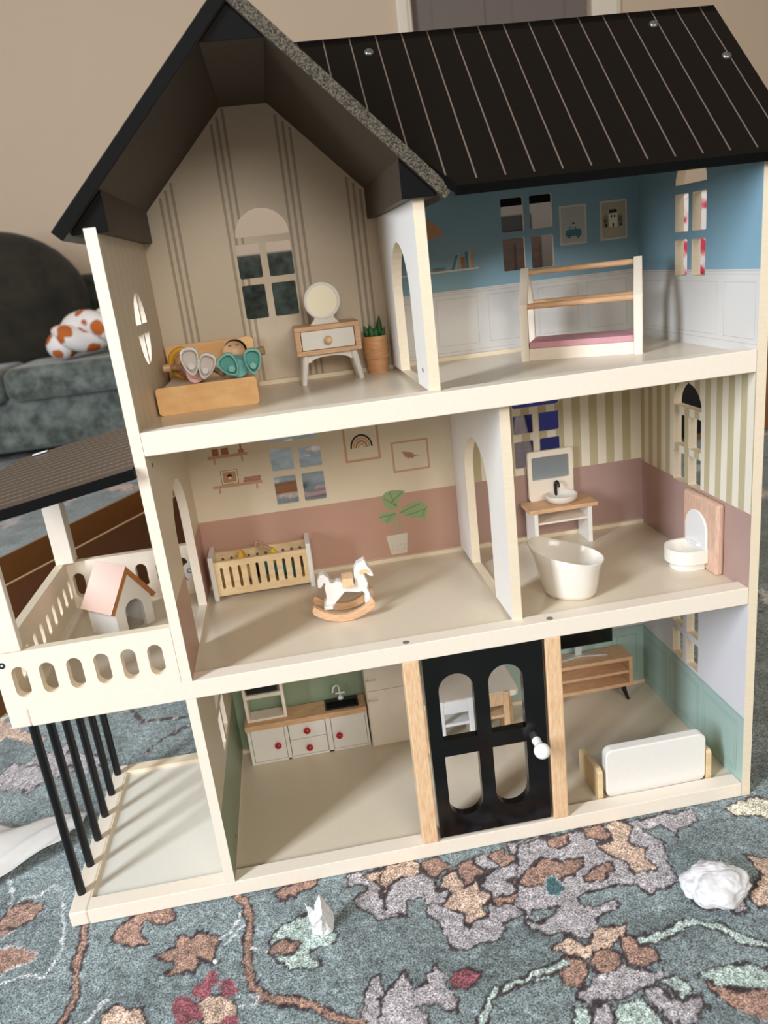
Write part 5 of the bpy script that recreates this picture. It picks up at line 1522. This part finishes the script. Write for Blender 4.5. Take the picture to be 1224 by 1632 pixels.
# large sheet at the left edge
nx, ny = 30, 22
vs, fs = [], []
ax = Vector((-0.345, 0.175, 0)) ; ex = Vector((0.160, 0.010, 0)); ey = Vector((-0.040, -0.155, 0))
r_ = random.Random(3)
for j in range(ny + 1):
    for i in range(nx + 1):
        u, v = i / nx, j / ny
        p = ax + ex * u + ey * v * (1 - 0.62 * u)
        p += Vector((0, 0.012, 0)) * math.sin(u * 9) * (1 - v) * 0.5
        z = 0.004 + 0.030 * (1 - u) * math.sin(PI * min(v + 0.15, 1)) + 0.006 * math.sin(7 * u + 5 * v) ** 2 + 0.0008 * r_.random() + 0.012 * v * u
        if j == 0:
            p += Vector((r_.uniform(-0.001, 0.001), r_.uniform(-0.002, 0.003), 0))
        vs.append((p.x, p.y, z))
for j in range(ny):
    for i in range(nx):
        a = j * (nx + 1) + i
        fs.append((a, a + 1, a + nx + 2, a + nx + 1))
o = MB().add(vs, fs).build('torn_sheet', mat('thin_grey_paper', '#D9D8D6', 0.7), None, smooth=25)
tag(o, 'large torn sheet of pale paper lying on the rug left of the porch', 'paper')
sm = o.modifiers.new('thick', 'SOLIDIFY')
sm.thickness = 0.0005

# ------------------------------------------------------------------ cardboard box behind the balcony
cbx = thing('cardboard_box', (-0.410, 0.475, 0.0), 'long open brown cardboard box lying behind the balcony', 'box', rz=math.atan2(0.325, 0.177))
Lb, Wb, Hb = 0.66, 0.135, 0.200
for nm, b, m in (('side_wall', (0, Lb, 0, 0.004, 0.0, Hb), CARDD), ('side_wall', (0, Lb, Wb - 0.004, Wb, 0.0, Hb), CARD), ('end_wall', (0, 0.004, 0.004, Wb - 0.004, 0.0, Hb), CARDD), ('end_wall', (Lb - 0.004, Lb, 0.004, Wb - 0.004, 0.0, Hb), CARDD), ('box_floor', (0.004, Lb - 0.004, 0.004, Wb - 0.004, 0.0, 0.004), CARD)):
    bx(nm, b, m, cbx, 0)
MB().box(0, Lb, -0.0002, 0.0042, Hb, Hb + 0.0012).build('torn_rim', CARDE, cbx)

# ------------------------------------------------------------------ sofa, blanket
so = thing('sofa', (-0.9, 3.0, 0.0), 'dark green velvet sofa against the far beige wall', 'sofa')


def soft(name, b, m, bev, seg=6, sub=0):
    return bx(name, b, m, so, bev)


MB().box(-1.6, 1.45, -0.36, 0.42, 0.05, 0.30).build('sofa_base', VELVET, so, 0.04, seg=5)
MB().box(-1.6, -0.08, -0.42, 0.16, 0.26, 0.395).build('seat_cushion', VELVET, so, 0.045, seg=6)
MB().box(-0.075, 1.45, -0.42, 0.16, 0.26, 0.395).build('seat_cushion', VELVET, so, 0.045, seg=6)
MB().box(-1.6, 1.45, 0.16, 0.43, 0.30, 0.735).build('backrest', VELVETM, so, 0.04, seg=5)
MB().ball((-0.16, 0.06, 0.64), 0.40, 36, sc=(0.98, 0.34, 0.78)).build('back_cushion', VELVETD, so, smooth=180)
for sx in (-1.5, 1.35):
    for sy in (-0.3, 0.35):
        MB().cyl((sx, sy, 0), (sx, sy, 0.06), 0.02, 0.03, 12).build('sofa_foot', DKBR, so)
# floral twisted blanket
bl_m = bpy.data.materials.new('floral_blanket')
bl_m.use_nodes = True
nt = bl_m.node_tree
b = nt.nodes['Principled BSDF']
b.inputs['Roughness'].default_value = 0.9
tc = nt.nodes.new('ShaderNodeTexCoord')
vo = nt.nodes.new('ShaderNodeTexVoronoi')
vo.inputs['Scale'].default_value = 15
nz = nt.nodes.new('ShaderNodeTexNoise')
nz.inputs['Scale'].default_value = 22
rp = nt.nodes.new('ShaderNodeValToRGB')
mx = nt.nodes.new('ShaderNodeMath')
mx.operation = 'ADD'
m2 = nt.nodes.new('ShaderNodeMath')
m2.operation = 'MULTIPLY'
m2.inputs[1].default_value = 0.55
nt.links.new(tc.outputs['Object'], vo.inputs['Vector'])
nt.links.new(tc.outputs['Object'], nz.inputs['Vector'])
nt.links.new(nz.outputs[0], m2.inputs[0])
nt.links.new(vo.outputs['Distance'], mx.inputs[0])
nt.links.new(m2.outputs[0], mx.inputs[1])
rp.color_ramp.elements[0].color = (*lin('#C0652A'), 1)
rp.color_ramp.elements[0].position = 0.70
rp.color_ramp.elements[1].color = (*lin('#F1ECEA'), 1)
rp.color_ramp.elements[1].position = 0.76
nt.links.new(mx.outputs[0], rp.inputs[0])
nt.links.new(rp.outputs[0], b.inputs['Base Color'])
mb = MB()
for ph in (0, 1, 2):
    pts = []
    for i in range(40):
        t = i / 39
        a = t * 9 + ph * 2 * PI / 3
        pts.append((0.62 * t + 0.02 * math.sin(a), 0.050 * math.cos(a), 0.088 + 0.042 * math.sin(a) + 0.085 * t))
    mb.tube(pts, [0.047 * min(1, (0.35 + 6 * min(i / 39, 1 - i / 39))) for i in range(40)], 14)
mb.ball((0.03, 0, 0.062), 0.062, 18, sc=(1, 1.1, 0.95))
o = mb.build('twisted_blanket', bl_m, None, smooth=60)
o.location = (-0.765, 2.68, 0.396)
tag(o, 'white blanket with orange flowers twisted up on the green sofa seat', 'blanket')

# ------------------------------------------------------------------ things glimpsed through the windows
sb = thing('sideboard', (1.15, 2.75, 0.0), 'brown wooden sideboard far behind the house, glimpsed through the blue room window', 'sideboard')
MB().box(-0.38, 0.11, -0.22, 0.22, 0.08, 0.665).build('carcass', DKBR, sb, 0.004)
bx('door', (-0.37, -0.01, -0.23, -0.22, 0.10, 0.645), DKBR, sb, 0.003)
bx('door', (0.0, 0.10, -0.23, -0.22, 0.10, 0.645), DKBR, sb, 0.003)
MB().box(-0.36, -0.34, -0.2, -0.18, 0, 0.08).box(0.08, 0.10, -0.2, -0.18, 0, 0.08).box(-0.36, -0.34, 0.18, 0.2, 0, 0.08).box(0.08, 0.10, 0.18, 0.2, 0, 0.08).build('leg', DKBR, sb)
o = MB().box(-0.30, 0.09, -0.12, 0.12, 0.025, 0.090).box(-0.30, 0.09, -0.14, 0.14, 0.0, 0.024, 1).build('soundbox', [BLKPL, GREYPL], None, 0.006)
o.location = (1.15, 2.70, 0.666)
tag(o, 'black box with grey base on top of the brown sideboard', 'speaker')
nv = thing('navy_ottoman', (0.95, 1.62, 0.0), 'navy blue cloth ottoman behind the house, seen through the bathroom window', 'ottoman')
MB().box(-0.26, 0.26, -0.24, 0.24, 0.0, 0.40).build('cloth_cover', NAVY, nv, 0.03, seg=4)
MB().box(-0.26, 0.26, -0.24, 0.24, 0.401, 0.44).build('lid', NAVY, nv, 0.015, seg=4)
o = MB().prism([(-0.045, 0.0), (0.05, 0.0), (0.012, 0.20), (-0.004, 0.21)], lambda a, b, d: (a, d, b), 0, 0.02).build('paper_cone', mat('mottled_grey_card', '#77696A', 0.8, 0.3, 60), None, 0.002)
o.location = (0.765, 1.345, 0.0)
tag(o, 'narrow pointed grey card standing in front of the navy ottoman', 'card')
sc = thing('side_cabinet', (1.42, 1.72, 0.0), 'black side cabinet with brown end panel right of the house, seen through its side windows', 'cabinet')
MB().box(-0.18, -0.04, -0.24, 0.24, 0.03, 0.49).box(-0.16, -0.13, -0.2, -0.17, 0, 0.03).box(-0.16, -0.13, 0.17, 0.2, 0, 0.03).build('carcass', BLKPL, sc, 0.004)
MB().box(-0.039, 0.22, -0.20, 0.24, 0.0, 0.49).build('end_panel', MIDBR, sc, 0.004)
bag = bpy.data.materials.new('white_pink_print')
bag.use_nodes = True
nt = bag.node_tree
b = nt.nodes['Principled BSDF']
b.inputs['Roughness'].default_value = 0.5
tc = nt.nodes.new('ShaderNodeTexCoord')
nz = nt.nodes.new('ShaderNodeTexNoise')
nz.inputs['Scale'].default_value = 26
rp = nt.nodes.new('ShaderNodeValToRGB')
rp.color_ramp.elements[0].color = (*lin('#D8405C'), 1)
rp.color_ramp.elements[0].position = 0.40
rp.color_ramp.elements[1].color = (*lin('#F2E9EA'), 1)
rp.color_ramp.elements[1].position = 0.50
nt.links.new(tc.outputs['Object'], nz.inputs['Vector'])
nt.links.new(nz.outputs[0], rp.inputs[0])
nt.links.new(rp.outputs[0], b.inputs['Base Color'])
o = MB().box(-0.16, 0.20, -0.09, 0.09, 0.0, 0.235).build('printed_bag', bag, None, 0.02, seg=4)
o.location = (1.42, 1.62, 0.491)
tag(o, 'white plastic bag with red and pink print on the side cabinet', 'bag')
# flat pieces of packaging on the rug behind
for i, (x, y, rz, l, w, m, lb) in enumerate(((0.195, 1.53, 0.25, 0.085, 0.018, mat('pinkish_plank', '#C9A6A2', 0.6), 'pinkish wooden plank on the rug behind the nursery window, nearest one'),
                                             (0.225, 1.60, 0.25, 0.080, 0.018, mat('pinkish_plank', '#C9A6A2', 0.6), 'pinkish wooden plank on the rug behind the nursery window, farther one'),
                                             (0.098, 1.63, 0.12, 0.085, 0.05, MIDBR, 'brown wooden board on the rug, seen through the lower left nursery pane'))):
    o = MB().box(-l / 2, l / 2, -w / 2, w / 2, 0, 0.010 if i < 2 else 0.022).build('plank', m, None, 0.002)
    o.location = (x, y, 0.0)
    o.rotation_euler = (0, 0, rz)
    tag(o, lb, 'plank', 'planks on the rug behind the house')
